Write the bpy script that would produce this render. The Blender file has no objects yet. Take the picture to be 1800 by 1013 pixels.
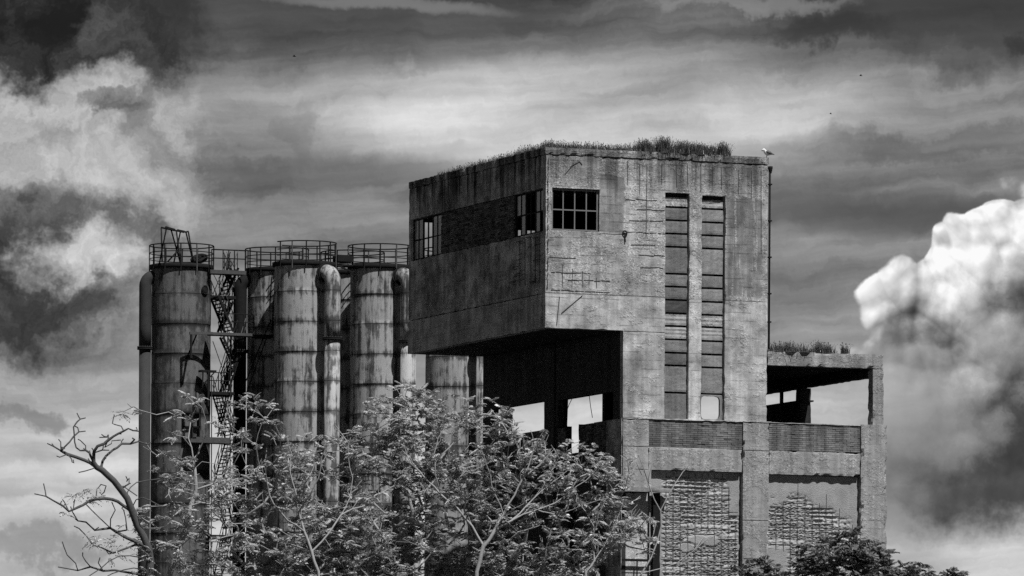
import bpy, bmesh, math, random
from mathutils import Vector, Matrix, noise as mnoise
random.seed(7)
sc = bpy.context.scene
col = sc.collection

# ---------------------------------------------------------------- camera
FOC = 12517.0; TH = math.atan(4842/12517.0); ROLL = 0.006; HOR = 1550.0
Fv = Vector((math.sin(TH), math.cos(TH), 0)); Rv = Vector((math.cos(TH), -math.sin(TH), 0)); Uv = Vector((0, 0, 1))
Rr = Rv*math.cos(ROLL) + Uv*math.sin(ROLL); Ur = Uv*math.cos(ROLL) - Rv*math.sin(ROLL)
CAM = Vector((-126.7947, -323.7599, 1.7))
cd = bpy.data.cameras.new('camera'); co = bpy.data.objects.new('camera', cd); col.objects.link(co)
co.matrix_world = Matrix(((Rr.x, Ur.x, -Fv.x, CAM.x), (Rr.y, Ur.y, -Fv.y, CAM.y), (Rr.z, Ur.z, -Fv.z, CAM.z), (0, 0, 0, 1)))
cd.sensor_width = 36; cd.sensor_fit = 'HORIZONTAL'; cd.lens = 36*FOC/1800; cd.shift_y = (HOR-506.5)/1800
cd.clip_start = 1; cd.clip_end = 20000
sc.camera = co
sc.view_settings.view_transform = 'Standard'; sc.view_settings.look = 'None'
sc.view_settings.exposure = 0; sc.view_settings.gamma = 1; sc.view_settings.use_curve_mapping = False
sc.cycles.use_denoising = False
sc.cycles.use_adaptive_sampling = True; sc.cycles.adaptive_threshold = .015; sc.cycles.adaptive_min_samples = 12
sc.cycles.max_bounces = 4; sc.cycles.diffuse_bounces = 1; sc.cycles.glossy_bounces = 2
sc.cycles.transmission_bounces = 2; sc.cycles.transparent_max_bounces = 4

SUN_EL = math.radians(57); SUN_AZ = math.radians(165)      # azimuth from +Y towards +X
sl = bpy.data.lights.new('sun', 'SUN'); so = bpy.data.objects.new('sun', sl); col.objects.link(so)
sl.energy = 4.7; sl.angle = math.radians(0.5); sl.color = (1, 1, 1)
sdir = Vector((math.sin(SUN_AZ)*math.cos(SUN_EL), math.cos(SUN_AZ)*math.cos(SUN_EL), math.sin(SUN_EL)))
so.rotation_euler = sdir.to_track_quat('Z', 'Y').to_euler(); so.location = (60, -120, 120)

# ---------------------------------------------------------------- node expressions
class X:
    """a float socket (or number) with arithmetic that builds Math nodes"""
    def __init__(s, nt, v): s.nt = nt; s.v = v
    def _in(s, sock, v):
        if isinstance(v, X): v = v.v
        if isinstance(v, (int, float)): sock.default_value = v
        else: s.nt.links.new(v, sock)
    def op(s, o, *a, clamp=False):
        n = s.nt.nodes.new('ShaderNodeMath'); n.operation = o; n.use_clamp = clamp
        for i, q in enumerate((s,)+a): s._in(n.inputs[i], q)
        return X(s.nt, n.outputs[0])
    def __add__(s, o): return s.op('ADD', o)
    __radd__ = __add__
    def __sub__(s, o): return s.op('SUBTRACT', o)
    def __rsub__(s, o): return X(s.nt, o).op('SUBTRACT', s)
    def __mul__(s, o): return s.op('MULTIPLY', o)
    __rmul__ = __mul__
    def __truediv__(s, o): return s.op('DIVIDE', o)
    def pow(s, o): return s.op('POWER', o)
    def clamp(s): return s.op('ADD', 0.0, clamp=True)
    def max(s, o): return s.op('MAXIMUM', o)
    def min(s, o): return s.op('MINIMUM', o)
    def abs(s): return s.op('ABSOLUTE')
    def sin(s): return s.op('SINE')
    def sm(s, a, b):
        n = s.nt.nodes.new('ShaderNodeMapRange'); n.interpolation_type = 'SMOOTHSTEP'
        s._in(n.inputs['Value'], s); s._in(n.inputs['From Min'], a); s._in(n.inputs['From Max'], b)
        return X(s.nt, n.outputs[0])
    def mix(s, o, f): return s + (o - s)*f if isinstance(o, X) else s*(1.0-f) + f*o
def vec(nt, a, b, c):
    n = nt.nodes.new('ShaderNodeCombineXYZ')
    for i, q in enumerate((a, b, c)): X(nt, 0)._in(n.inputs[i], q)
    return n.outputs[0]
def nz(nt, v, scale, detail=4, rough=.55, dist=0, lac=2.0, ch='Fac', two=False):
    n = nt.nodes.new('ShaderNodeTexNoise'); n.noise_dimensions = '2D' if two else '3D'
    n.inputs['Scale'].default_value = scale; n.inputs['Detail'].default_value = detail
    n.inputs['Roughness'].default_value = rough; n.inputs['Distortion'].default_value = dist; n.inputs['Lacunarity'].default_value = lac
    nt.links.new(v, n.inputs['Vector'])
    if ch == 'Color': return n.outputs['Color']
    return X(nt, n.outputs[0])
def vor(nt, v, scale, detail=2, rough=.5, smooth=.6):
    n = nt.nodes.new('ShaderNodeTexVoronoi'); n.voronoi_dimensions = '2D'; n.feature = 'F1'
    n.inputs['Scale'].default_value = scale; n.inputs['Detail'].default_value = detail
    n.inputs['Roughness'].default_value = rough
    nt.links.new(v, n.inputs['Vector'])
    return X(nt, n.outputs['Distance'])
def split(nt, sock):
    n = nt.nodes.new('ShaderNodeSeparateXYZ'); nt.links.new(sock, n.inputs[0])
    return [X(nt, n.outputs[i]) for i in range(3)]

# ---------------------------------------------------------------- sky
world = bpy.data.worlds.new('World'); sc.world = world; world.use_nodes = True
wt = world.node_tree; wt.nodes.clear()
world.cycles.sampling_method = 'MANUAL'; world.cycles.sample_map_resolution = 256
SEED = 12.4
def build_sky(nt):
    def n2(v, *a, **k): return nz(nt, v, *a, two=True, **k)
    tc = nt.nodes.new('ShaderNodeTexCoord')
    dx, dy, dz = split(nt, tc.outputs['Generated'])
    az = dx.op('ARCTAN2', dy); el = dz.op('ARCSINE')
    U = (az - TH)*12.517 + 0.9          # bearing, in frame units
    V = 1.55 - el*12.517                # elevation downwards, same units
    P0 = vec(nt, U, V, 0.0)
    w1 = split(nt, n2(P0, 3.4, 6, .66, ch='Color'))
    a1 = w1[0]-.5; b1 = w1[1]-.5
    Uw = U + a1*.36
    Vw = V + b1*.26
    Us = U + a1*.12
    Vs = V + b1*.06
    def blob(cu, cv, ru, rv, e0=-.1, e1=.9, a=Uw, b=Vw, rot=0):
        du = a-cu; dv = b-cv
        if rot: du, dv = du*math.cos(rot)+dv*math.sin(rot), dv*math.cos(rot)-du*math.sin(rot)
        p = du*(1/ru); q = dv*(1/rv)
        return (1.0 - (p*p+q*q)).sm(e0, e1)
    # layered cloud sheet, streaked along the horizon
    f = nt.nodes.new('ShaderNodeFloatCurve'); cm = f.mapping
    pts = [(-1.0, .20), (-.25, .25), (0, .31), (.08, .38), (.16, .47), (.25, .53), (.34, .50), (.45, .51), (.58, .54), (.70, .68), (.82, .78), (1.0, .76), (1.5, .68)]
    crv = cm.curves[0]
    while len(crv.points) < len(pts): crv.points.new(.5, .5)
    for p, (v, l) in zip(crv.points, pts): p.location = ((v+1)/2.5, l); p.handle_type = 'AUTO'
    cm.update()
    nt.links.new(((V+1.0)/2.5).clamp().v, f.inputs['Value'])
    L = X(nt, f.outputs[0])
    streak = n2(vec(nt, Us*1.0+1.7, Vs*5.0 + U*.5, 0), 1.5, 4, .5)
    wisp = n2(vec(nt, Uw*1.4+7.7, Vw*5.0 - U*.6, 0), 2.4, 5, .62)
    L = L + (streak-.5)*.40 + (wisp-.5)*.20 + (n2(vec(nt, Us*.9+3.3, Vs*11.0 + U*.7, 0), 2.2, 4, .55)-.5)*.26
    L = L + .27*blob(1.03, .21, .56, .12, -.3, 1.1, Us, Vs)
    L = L + .05*blob(.60, .18, .35, .10, -.1, 1.0, Us, Vs)
    # darker and lighter veils
    L = L.mix(.26, .70*blob(1.60, .378, .36, .042, -.4, 1.2, Us, Vs, .04))
    L = L.mix(.24, .65*blob(1.74, .03, .46, .12))
    L = L.mix(.18, .6*blob(1.46, .075, .17, .04))
    L = L.mix(.16, .6*blob(1.80, .075, .09, .035))
    L = L.mix(.27, .25*blob(1.64, .265, .25, .035))
    L = L.mix(.27, .5*blob(.60, .030, .5, .05, 0, .9, Us, Vs))
    L = L.mix(.62, .5*blob(.68, .018, .26, .016, 0, .9, Us, Vs, .03))
    L = L.mix(.66, .45*blob(1.30, .010, .24, .03))
    L = L.mix(.72, .4*blob(.76, .268, .13, .018, 0, .9, Us, Vs, -.1))
    L = L.mix(.30, .18*blob(.52, .225, .045, .07)); L = L.mix(.30, .35*blob(.44, .30, .08, .04))
    L = L.mix(.38, .4*blob(.62, .30, .26, .035, -.3, 1.1, Us, Vs))
    L = L.mix(.40, .5*blob(.055, .745, .06, .035))
    L = L.mix(.50, .5*blob(.04, .99, .14, .03))
    # ragged cloud bank on the left
    fine = n2(vec(nt, Uw+3.1, Vw, 0), 7.0, 5, .62)
    bank = blob(.02, .30, .40, .44, 0, .5, Us, Vs)
    LB = L
    LB = LB.mix(.12, .97*blob(.05, .085, .34, .25, -.1, .8))
    LB = LB.mix(.42, .45*blob(.19, .06, .10, .06))
    LB = LB.mix(.17, .8*blob(.22, .14, .085, .13, 0, .8, rot=.3))
    LB = LB.mix(.19, .7*blob(.28, .03, .06, .08))
    LB = LB.mix(.70, .95*blob(.09, .295, .30, .12, 0, .7, rot=.25))
    LB = LB.mix(.90, .85*blob(.13, .19, .15, .07, -.3, 1.0))
    LB = LB.mix(.60, .5*blob(.29, .21, .08, .10))
    LB = LB.mix(.34, .5*blob(.17, .215, .08, .04, .1, .8))
    LB = LB.mix(.24, .9*blob(.04, .405, .28, .08, -.3, 1.0, rot=.12))
    LB = LB.mix(.17, .95*blob(-.02, .53, .21, .12, -.2, .9))
    LB = LB.mix(.88, .9*blob(.115, .465, .16, .075, -.2, 1.0))
    LB = LB.mix(.40, .5*blob(.15, .55, .09, .05))
    LB = LB + (fine-.5)*.62*bank
    # towering cumulus on the right
    q = split(nt, n2(P0, 5.0, 3, .5, ch='Color'))
    Uc = U + (q[0]-.5)*.045; Vc = V + (q[1]-.5)*.045
    def height(ou, ov):
        d = vor(nt, vec(nt, Uc+ou+SEED, Vc+ov, 0), 8.0, 3, .46)
        return 1.0 - d*d*1.5
    h0 = height(0, 0); h1 = height(-.010, -.013)
    hb = vor(nt, vec(nt, Uc+SEED, Vc, 0), 8.0, 1, .4)
    hb = 1.0 - hb*hb*1.6
    du = Uc-1.885; dv = Vc-.745
    rad = (du*du+dv*dv*.97).pow(.5)
    edge = .438 + (hb-.6)*.05 + (n2(P0, 24.0, 3, .6)-.5)*.016 - rad                     # positive inside
    inside = edge.sm(-.003, .009)
    puff = n2(vec(nt, Uw+9.2, Vw, 0), 5.0, 6, .62)
    top = ((du*-.64 - dv*.77) - .165 + (puff-.5)*.20 + (hb-.6)*.08).sm(-.13, .18)       # faces up and to the left
    CU = .26 + .65*top + (h0-h1)*(.06 + .26*top) + (hb-.6)*.16*top + (puff-.5)*.14
    CU = CU.mix(.60, .6*blob(1.62, .74, .12, .10, -.3, 1.1)); CU = CU.mix(.52, .5*blob(1.74, .62, .08, .07, -.3, 1.1)); CU = CU.mix(.55, .7*blob(1.55, .68, .11, .12, -.3, 1.1))
    low = V + b1*.22
    CU = CU.mix(.60, .95*low.sm(.86, .96))
    inside = inside*(1.0 - low.sm(.86, .97))*(1.0 - V.sm(.58, .70)*(1.0-(U+a1*.25).sm(1.50, 1.66)))
    LB = LB.mix(.34, .6*blob(1.62, .83, .22, .11, -.4, 1.1, Us, Vs))
    T = LB.mix(CU, inside)
    lin = T.max(.03).min(1.0).pow(2.2)
    sky = nt.nodes.new('ShaderNodeTexSky'); sky.sky_type = 'NISHITA'; sky.sun_disc = False
    sky.sun_elevation = SUN_EL; sky.sun_rotation = SUN_AZ
    bw = nt.nodes.new('ShaderNodeRGBToBW'); nt.links.new(sky.outputs[0], bw.inputs[0])
    clear = X(nt, bw.outputs[0])
    total = lin*9.5 + clear*.03
    bg = nt.nodes.new('ShaderNodeBackground'); bg.inputs['Strength'].default_value = .1
    nt.links.new(vec(nt, total, total, total), bg.inputs['Color'])
    out = nt.nodes.new('ShaderNodeOutputWorld'); nt.links.new(bg.outputs[0], out.inputs[0])
build_sky(wt)

# ---------------------------------------------------------------- helpers
def ray(px, py): return Fv + Rr*((px-900)/FOC) + Ur*((HOR-py)/FOC)
def onY(px, py, Y):                     # the point of the plane y = Y seen at a pixel of the photograph
    d = ray(px, py); return CAM + d*((Y-CAM.y)/d.y)
def tag(o, label=None, cat=None, group=None, kind=None):
    if label: o['label'] = label
    if cat: o['category'] = cat
    if group: o['group'] = group
    if kind: o['kind'] = kind
    return o
def empty(name, loc):
    o = bpy.data.objects.new(name, None); col.objects.link(o); o.location = loc; o.empty_display_size = .5
    return o
ORG = {}
def origin(o):
    v = Vector((0, 0, 0))
    while o is not None: v += o.location; o = o.parent
    return v
class MB:
    def __init__(s): s.v = []; s.f = []; s.c = []; s.smooth = []
    def quad(s, *p, c=None, sm=False):
        i = len(s.v); s.v += [tuple(q) for q in p]; s.f.append(tuple(range(i, i+len(p)))); s.c.append(c); s.smooth.append(sm)
    def box(s, x0, x1, y0, y1, z0, z1, c=None, skip=''):
        i = len(s.v)
        s.v += [(x0,y0,z0),(x1,y0,z0),(x1,y1,z0),(x0,y1,z0),(x0,y0,z1),(x1,y0,z1),(x1,y1,z1),(x0,y1,z1)]
        F = {'b':(3,2,1,0),'t':(4,5,6,7),'f':(0,1,5,4),'k':(2,3,7,6),'l':(3,0,4,7),'r':(1,2,6,5)}
        for k, q in F.items():
            if k in skip: continue
            s.f.append(tuple(i+j for j in q)); s.c.append(c); s.smooth.append(False)
    def bar(s, a, b, w, h=None, c=None):
        """square bar from a to b"""
        a = Vector(a); b = Vector(b); h = h or w; d = (b-a).normalized()
        up = Vector((0,0,1)) if abs(d.z) < .95 else Vector((0,1,0))
        r = d.cross(up).normalized()*(w/2); u = r.normalized().cross(d).normalized()*(h/2)
        i = len(s.v)
        for p in (a, b): s.v += [tuple(p-r-u), tuple(p+r-u), tuple(p+r+u), tuple(p-r+u)]
        for q in ((0,1,2,3),(7,6,5,4),(0,4,5,1),(1,5,6,2),(2,6,7,3),(3,7,4,0)):
            s.f.append(tuple(i+j for j in q)); s.c.append(c); s.smooth.append(False)
    def tube(s, pts, rad, n=6, c=None, closed=False, cap=True):
        pts = [Vector(p) for p in pts]; m = len(pts)
        rad = rad if isinstance(rad, (list, tuple)) else [rad]*m
        i0 = len(s.v); up = None
        for k, p in enumerate(pts):
            if closed: d = pts[(k+1) % m]-pts[k-1]
            else: d = pts[min(k+1, m-1)]-pts[max(k-1, 0)]
            if d.length < 1e-9: d = Vector((0,0,1))
            d.normalize()
            if up is None: up = Vector((0,0,1)) if abs(d.z) < .9 else Vector((1,0,0))
            r = d.cross(up)
            if r.length < 1e-6: r = d.orthogonal()
            r.normalize(); u = r.cross(d).normalized(); up = u
            for j in range(n):
                t = 2*math.pi*j/n; s.v.append(tuple(p + (r*math.cos(t)+u*math.sin(t))*rad[k]))
        for k in range(m if closed else m-1):
            for j in range(n):
                a = i0+k*n+j; b = i0+k*n+(j+1) % n; k2 = (k+1) % m
                s.f.append((a, b, i0+k2*n+(j+1) % n, i0+k2*n+j)); s.c.append(c); s.smooth.append(True)
        if cap and not closed:
            s.f.append(tuple(i0+j for j in range(n))[::-1]); s.c.append(c); s.smooth.append(False)
            s.f.append(tuple(i0+(m-1)*n+j for j in range(n))); s.c.append(c); s.smooth.append(False)
    def lathe(s, cx, cy, prof, n=40, c=None, a0=0, a1=2*math.pi):
        """prof: list of (radius, z)"""
        i0 = len(s.v); full = abs(a1-a0-2*math.pi) < 1e-6; cnt = n if full else n+1
        for r, z in prof:
            for j in range(cnt):
                t = a0+(a1-a0)*j/n; s.v.append((cx+r*math.cos(t), cy+r*math.sin(t), z))
        for k in range(len(prof)-1):
            for j in range(n):
                a = i0+k*cnt+j; b = i0+k*cnt+(j+1) % cnt
                s.f.append((a, b, b+cnt, a+cnt)); s.c.append(c); s.smooth.append(True)
    def build(s, name, mat, parent=None, kind=None, base=None):
        o0 = base if base is not None else (origin(parent) if parent else Vector((0,0,0)))
        me = bpy.data.meshes.new(name)
        me.from_pydata([(x-o0.x, y-o0.y, z-o0.z) for x, y, z in s.v], [], s.f)
        me.polygons.foreach_set('use_smooth', s.smooth)
        if any(c is not None for c in s.c):
            at = me.attributes.new('tone', 'FLOAT', 'FACE')
            at.data.foreach_set('value', [(.5 if c is None else c) for c in s.c])
        me.materials.append(mat); me.update()
        o = bpy.data.objects.new(name, me); col.objects.link(o)
        if parent is not None: o.parent = parent
        elif base is not None: o.location = base
        if kind: o['kind'] = kind
        return o
def copy_tree(o, parent=None):
    c = o.copy(); col.objects.link(c); c.parent = parent
    for ch in [q for q in o.children]: copy_tree(ch, c)
    return c
def nv(p, s, seed=0): return mnoise.noise(Vector((p[0]*s+seed, p[1]*s-seed*1.7, p[2]*s+seed*.6)))
def breaks(a, b, marks, res):
    ks = sorted({a, b, *[m for m in marks if a < m < b]}); out = [a]
    for p, q in zip(ks, ks[1:]):
        n = max(1, int(math.ceil((q-p)/res-1e-6))); out += [p+(q-p)*i/n for i in range(1, n+1)]
    return out
def wall(axis, p, th, u0, u1, z0, z1, holes=(), res=.22, rough=.012, chip=.05, grooves=(), inner=True):
    """a wall whose outer face lies at axis = p and looks to the minus side; holes in (u0, u1, z0, z1); ragged edges"""
    um = [h[0] for h in holes]+[h[1] for h in holes]; zm = [h[2] for h in holes]+[h[3] for h in holes]
    for kind, at, a, b in grooves:
        (zm if kind == 'z' else um).extend([at-.03, at, at+.03]); (um if kind == 'z' else zm).extend([a, b])
    us = breaks(u0, u1, um, res); zs = breaks(z0, z1, zm, res)
    nu, nzv = len(us)-1, len(zs)-1
    def solid(i, j):
        if i < 0 or j < 0 or i >= nu or j >= nzv: return False
        cu = (us[i]+us[i+1])/2; cz = (zs[j]+zs[j+1])/2
        return not any(h[0] < cu < h[1] and h[2] < cz < h[3] for h in holes)
    S = [[solid(i, j) for j in range(nzv)] for i in range(nu)]
    g = lambda i, j: 0 <= i < nu and 0 <= j < nzv and S[i][j]
    m = MB(); idx = {}
    def vert(i, j, back):
        k = (i, j, back)
        if k in idx: return idx[k]
        u, z = us[i], zs[j]; d = p + (th if back else 0)
        n4 = [g(i-1, j-1), g(i, j-1), g(i-1, j), g(i, j)]
        q = (u, z, d)
        if not back:
            off = nv(q, 1.3, 3)*rough + nv(q, 4.1, 9)*rough*.8
            for kind, at, a, b in grooves:
                if kind == 'z' and abs(z-at) < 1e-4 and a-1e-4 <= u <= b+1e-4: off += .05+.03*nv(q, 2.0, 5)
                if kind == 'u' and abs(u-at) < 1e-4 and a-1e-4 <= z <= b+1e-4: off += .05+.03*nv(q, 2.0, 5)
            if not all(n4):           # ragged edges: pushed towards the solid side
                e = max(0, nv(q, 1.1, 21)*.5+nv(q, 3.1, 2)-.12)*chip*1.5 + abs(nv(q, 4.7, 4))*chip*.4
                su = (n4[1]+n4[3])-(n4[0]+n4[2]); sz = (n4[2]+n4[3])-(n4[0]+n4[1])
                inner_edge = sum(n4) == 3
                u += e*(1 if su > 0 else -1 if su < 0 else 0)*(0 if inner_edge else 1)
                z += e*(1 if sz > 0 else -1 if sz < 0 else 0)*(0 if inner_edge else 1)
                off += e*.8
            d += max(off, -.012)
        co_ = (d, u, z) if axis == 'x' else (u, d, z)
        m.v.append(co_); idx[k] = len(m.v)-1; return idx[k]
    def face(*q):
        if axis == 'x': q = q[::-1]
        m.f.append(q); m.c.append(None); m.smooth.append(False)
    for i in range(nu):
        for j in range(nzv):
            if not S[i][j]: continue
            face(vert(i,j,0), vert(i+1,j,0), vert(i+1,j+1,0), vert(i,j+1,0))
            if inner: face(vert(i,j+1,1), vert(i+1,j+1,1), vert(i+1,j,1), vert(i,j,1))
            if not g(i-1, j): face(vert(i,j,1), vert(i,j,0), vert(i,j+1,0), vert(i,j+1,1))
            if not g(i+1, j): face(vert(i+1,j,0), vert(i+1,j,1), vert(i+1,j+1,1), vert(i+1,j+1,0))
            if not g(i, j-1): face(vert(i,j,1), vert(i+1,j,1), vert(i+1,j,0), vert(i,j,0))
            if not g(i, j+1): face(vert(i,j+1,0), vert(i+1,j+1,0), vert(i+1,j+1,1), vert(i,j+1,1))
    return m
def rbox(x0, x1, y0, y1, z0, z1, res=.25, amp=.02, chip=.04, m=None):
    """a box cut into small faces with slightly uneven, chipped edges"""
    m = m or MB(); idx = {}
    xs, ys, zs = breaks(x0, x1, [], res), breaks(y0, y1, [], res), breaks(z0, z1, [], res)
    L = (len(xs)-1, len(ys)-1, len(zs)-1); A = (xs, ys, zs); C = Vector(((x0+x1)/2, (y0+y1)/2, (z0+z1)/2))
    def vt(i, j, k):
        if (i, j, k) in idx: return idx[(i, j, k)]
        p = Vector((xs[i], ys[j], zs[k])); nb = sum(1 for t, n in zip((i, j, k), L) if t in (0, n))
        off = Vector((nv(p, 1.9, 1), nv(p, 1.9, 11), nv(p, 1.9, 23)))*amp
        if nb >= 2:
            e = max(0, nv(p, 1.1, 31)*.5+nv(p, 3.2, 5)-.12)*chip*1.5 + abs(nv(p, 4.6, 7))*chip*.4
            for t in range(3):
                if (i, j, k)[t] in (0, L[t]): off[t] += e if p[t] < C[t] else -e
        m.v.append(tuple(p+off)); idx[(i, j, k)] = len(m.v)-1; return idx[(i, j, k)]
    def face(*q): m.f.append(q); m.c.append(None); m.smooth.append(False)
    for i in range(L[0]):
        for j in range(L[1]):
            face(vt(i,j+1,0), vt(i+1,j+1,0), vt(i+1,j,0), vt(i,j,0)); face(vt(i,j,L[2]), vt(i+1,j,L[2]), vt(i+1,j+1,L[2]), vt(i,j+1,L[2]))
    for i in range(L[0]):
        for k in range(L[2]):
            face(vt(i,0,k), vt(i+1,0,k), vt(i+1,0,k+1), vt(i,0,k+1)); face(vt(i+1,L[1],k), vt(i,L[1],k), vt(i,L[1],k+1), vt(i+1,L[1],k+1))
    for j in range(L[1]):
        for k in range(L[2]):
            face(vt(0,j+1,k), vt(0,j,k), vt(0,j,k+1), vt(0,j+1,k+1)); face(vt(L[0],j,k), vt(L[0],j+1,k), vt(L[0],j+1,k+1), vt(L[0],j,k+1))
    return m

# ---------------------------------------------------------------- materials (a black-and-white place: greys only)
def new_mat(name):
    m = bpy.data.materials.new(name); m.use_nodes = True; nt = m.node_tree; nt.nodes.clear()
    b = nt.nodes.new('ShaderNodeBsdfPrincipled'); o = nt.nodes.new('ShaderNodeOutputMaterial'); nt.links.new(b.outputs[0], o.inputs[0])
    g = nt.nodes.new('ShaderNodeNewGeometry')
    return m, nt, b, g.outputs['Position']
def set_val(nt, b, val, rough=.9, spec=.2):
    nt.links.new(vec(nt, val, val, val), b.inputs['Base Color'])
    if isinstance(rough, X): nt.links.new(rough.v, b.inputs['Roughness'])
    else: b.inputs['Roughness'].default_value = rough
    b.inputs['Specular IOR Level'].default_value = spec
def bump(nt, b, h, dist, strength=1.0):
    n = nt.nodes.new('ShaderNodeBump'); n.inputs['Distance'].default_value = dist; n.inputs['Strength'].default_value = strength
    nt.links.new(h.v, n.inputs['Height']); nt.links.new(n.outputs[0], b.inputs['Normal'])
def attr(nt, name):
    n = nt.nodes.new('ShaderNodeAttribute'); n.attribute_name = name; return X(nt, n.outputs['Fac'])
def concrete(name, base, speck=.5, patch=.5, drip=.0, board=.0, drip_top=37.5, drip_len=3.0, front=False, mott=1.0):
    m, nt, b, P = new_mat(name); x, y, z = split(nt, P)
    big = nz(nt, P, .35, 3, .55); mid = nz(nt, P, 1.3, 5, .62); fine = nz(nt, P, 8.0, 3, .7); grit = nz(nt, P, 12.0, 2, .75)
    wp = nz(nt, vec(nt, x+4, y, z), .8, 6, .66)                       # where the skin has worn down to the aggregate
    if front:
        def box_(x0, x1, z0, z1, s=.18):
            wx = (mid-.5)*.5; wz = (big-.5)*.6
            return (x+wx-x0).sm(-s, s)*(1.0-(x+wx-x1).sm(-s, s))*(z+wz-z0).sm(-s, s)*(1.0-(z+wz-z1).sm(-s, s))
        slab = box_(2.85, 4.12, 33.5, 36.4, .06).max(box_(9.6, 11.5, 30.6, 35.4, .08)*nz(nt, vec(nt, x*2.2, y, z*.22), 1.3, 4, .6).sm(.40, .47))
        low = 1.0 - (z + (mid-.5)*.25).sm(30.38, 30.50)
        worn_at = wp.sm(.45, .51)*(1.0-slab)*(1.0-low*(1.0-wp.sm(.54, .60)))
        tone = 1.0 - slab*.34 + low*.14 - (z+(mid-.5)*1.2).sm(35.5, 36.3)*.26
    else:
        worn_at = wp.sm(.47, .53)*patch; tone = 1.0
    val = base*(.70 + .60*big)*(.62 + .76*mid) if mott == 1.0 else base*(1.0 + (big-.5)*1.2*mott)*(1.0 + (mid-.5)*1.5*mott)
    val = val*tone
    smooth_skin = val*(.84 + .32*fine)
    spk = grit.sm(.55, .68); pit = 1.0 - nz(nt, vec(nt, x+31, y+17, z), 10.0, 2, .75).sm(.33, .44)
    worn = val*(1.02 + spk*1.15*speck)*(1.0 - pit*.85*speck)*(.75 + .5*fine)
    val = smooth_skin.mix(worn, worn_at)
    if board:
        ln = (z*(2*math.pi/.42) + nz(nt, P, .8, 3)*2.4).sin().sm(.84, .99)
        val = val*(1.0 - ln*board*nz(nt, P, 1.1, 4, .65).sm(.45, .58))
    st = nz(nt, vec(nt, x*2.6, y*2.6, z*.10), 1.0, 5, .65)                                    # vertical run-off streaks
    val = val*(.78 + .44*st.sm(.3, .7))
    if drip:
        s2 = nz(nt, vec(nt, x*1.5+9, y*1.5, z*.06), 1.0, 5, .7)
        reach = ((z-drip_top)/drip_len + 1.0 + (s2-.5)*2.4).sm(.35, .95)
        val = val*(1.0 - reach*drip*s2.sm(.36, .6))
    set_val(nt, b, val.max(.012).min(.72), .95, .1)
    bump(nt, b, fine*.4 + grit*1.1*worn_at + mid*.8, .06, .6)
    return m
CON = concrete('concrete_front', .35, .95, .9, .55, .40, drip_len=3.2, front=True, mott=1.5)
CONL = concrete('concrete_left', .30, .4, .9, .88, .3, mott=2.2)
CONL2 = concrete('concrete_left_beam', .34, .3, .5, .0, .3, mott=1.3)
COND = concrete('concrete_plain', .26, .35, .5, .15, .2, 28, 2)
CONS = concrete('concrete_smooth', .25, .12, .3, 0, .15)
PALE = concrete('concrete_pale', .45, .7, .8, 0, 0)
CONB = concrete('concrete_block', .30, .8, .8, .25, .2, 24.5, 2.0)
INSIDE = concrete('concrete_shaded', .035, .3, .5)  # near-black base colour: shade of interior and soffits put into the concrete
def brick_mat(name, lo, hi, stain=.5):
    m, nt, b, P = new_mat(name); x, y, z = split(nt, P); t = attr(nt, 'tone')
    st = nz(nt, vec(nt, x*1.3, y*1.3, z*.2), 1.0, 4, .6).sm(.38, .62)
    val = (lo + t*(hi-lo))*(.75 + .5*nz(nt, P, 6.0, 3, .6))*(1.0 - stain + stain*st)
    set_val(nt, b, val, .95, .1); bump(nt, b, nz(nt, P, 14, 2), .02, .7)
    return m
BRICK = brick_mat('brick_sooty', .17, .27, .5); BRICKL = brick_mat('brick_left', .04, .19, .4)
MORTAR = concrete('mortar', .09, .3, .4)
def simple(name, v, rough=.6, spec=.3, metal=0, var=.3, sc_=4):
    m, nt, b, P = new_mat(name)
    val = v*(1.0-var/2 + var*nz(nt, P, sc_, 4, .6)); set_val(nt, b, val, rough, spec); b.inputs['Metallic'].default_value = metal
    return m
STEEL = simple('rusty_dark_steel', .016, .8, .1, 0, .9); STEELP = simple('weathered_grey_steel', .07, .65, .3, 0, .9)
REBAR = simple('rusty_rebar', .07, .9, .1); FRAME = simple('steel_window_frame', .17, .6)
def paint(name, base, rust, dark, streak=1.0):
    m, nt, b, P = new_mat(name); x, y, z = split(nt, P)
    band = nz(nt, vec(nt, x*.5, y*.5, z*.9), 1.0, 4, .6)
    st = nz(nt, vec(nt, x*3.4, y*3.4, z*.22), 1.0, 6, .68)
    blot = nz(nt, vec(nt, x*2.2, y*2.2, z*1.1), 1.3, 7, .68)
    # weld bands hold dirt, one band each ring of plate
    zz = ((z - 34.0 + 60.0)/1.589).op('FRACT')
    near = (zz.min(1.0-zz))
    seam = 1.0 - near.sm(.0, .22)
    mask = (st*.60*streak + blot*.55 + band*.25 + seam*.10).sm(.64+rust, .78+rust)
    line = 1.0 - near.sm(.006, .022)
    val = (base*(.80 + .40*band)*(.9 + .2*nz(nt, P, 11, 2))).mix(dark*(.6 + .9*blot), mask)
    val = val*(1.0 - .40*st.sm(.46, .66))*(1.0 - .75*line*nz(nt, P, 3.0, 3).sm(.3, .5))
    set_val(nt, b, val, .62, .25); bump(nt, b, blot+st*.5, .01, .4)
    return m
PAINT = paint('silo_paint_pale', .37, .03, .075); PAINTP = paint('pipe_paint_grimy', .40, .03, .08, 1.1); PAINTD = paint('silo_paint_rusted', .14, -.13, .045, .55); PIPED = simple('pipe_shaded', .045, .8, .1, 0, .8, 2)  # the dark pipe has its unlit side's shade put into the base colour
def glass_mat():
    m, nt, b, P = new_mat('dirty_window_glass')
    set_val(nt, b, .10 + .12*nz(nt, P, 2.5, 4, .6), .16, .5); return m
GLASS = glass_mat()
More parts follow.
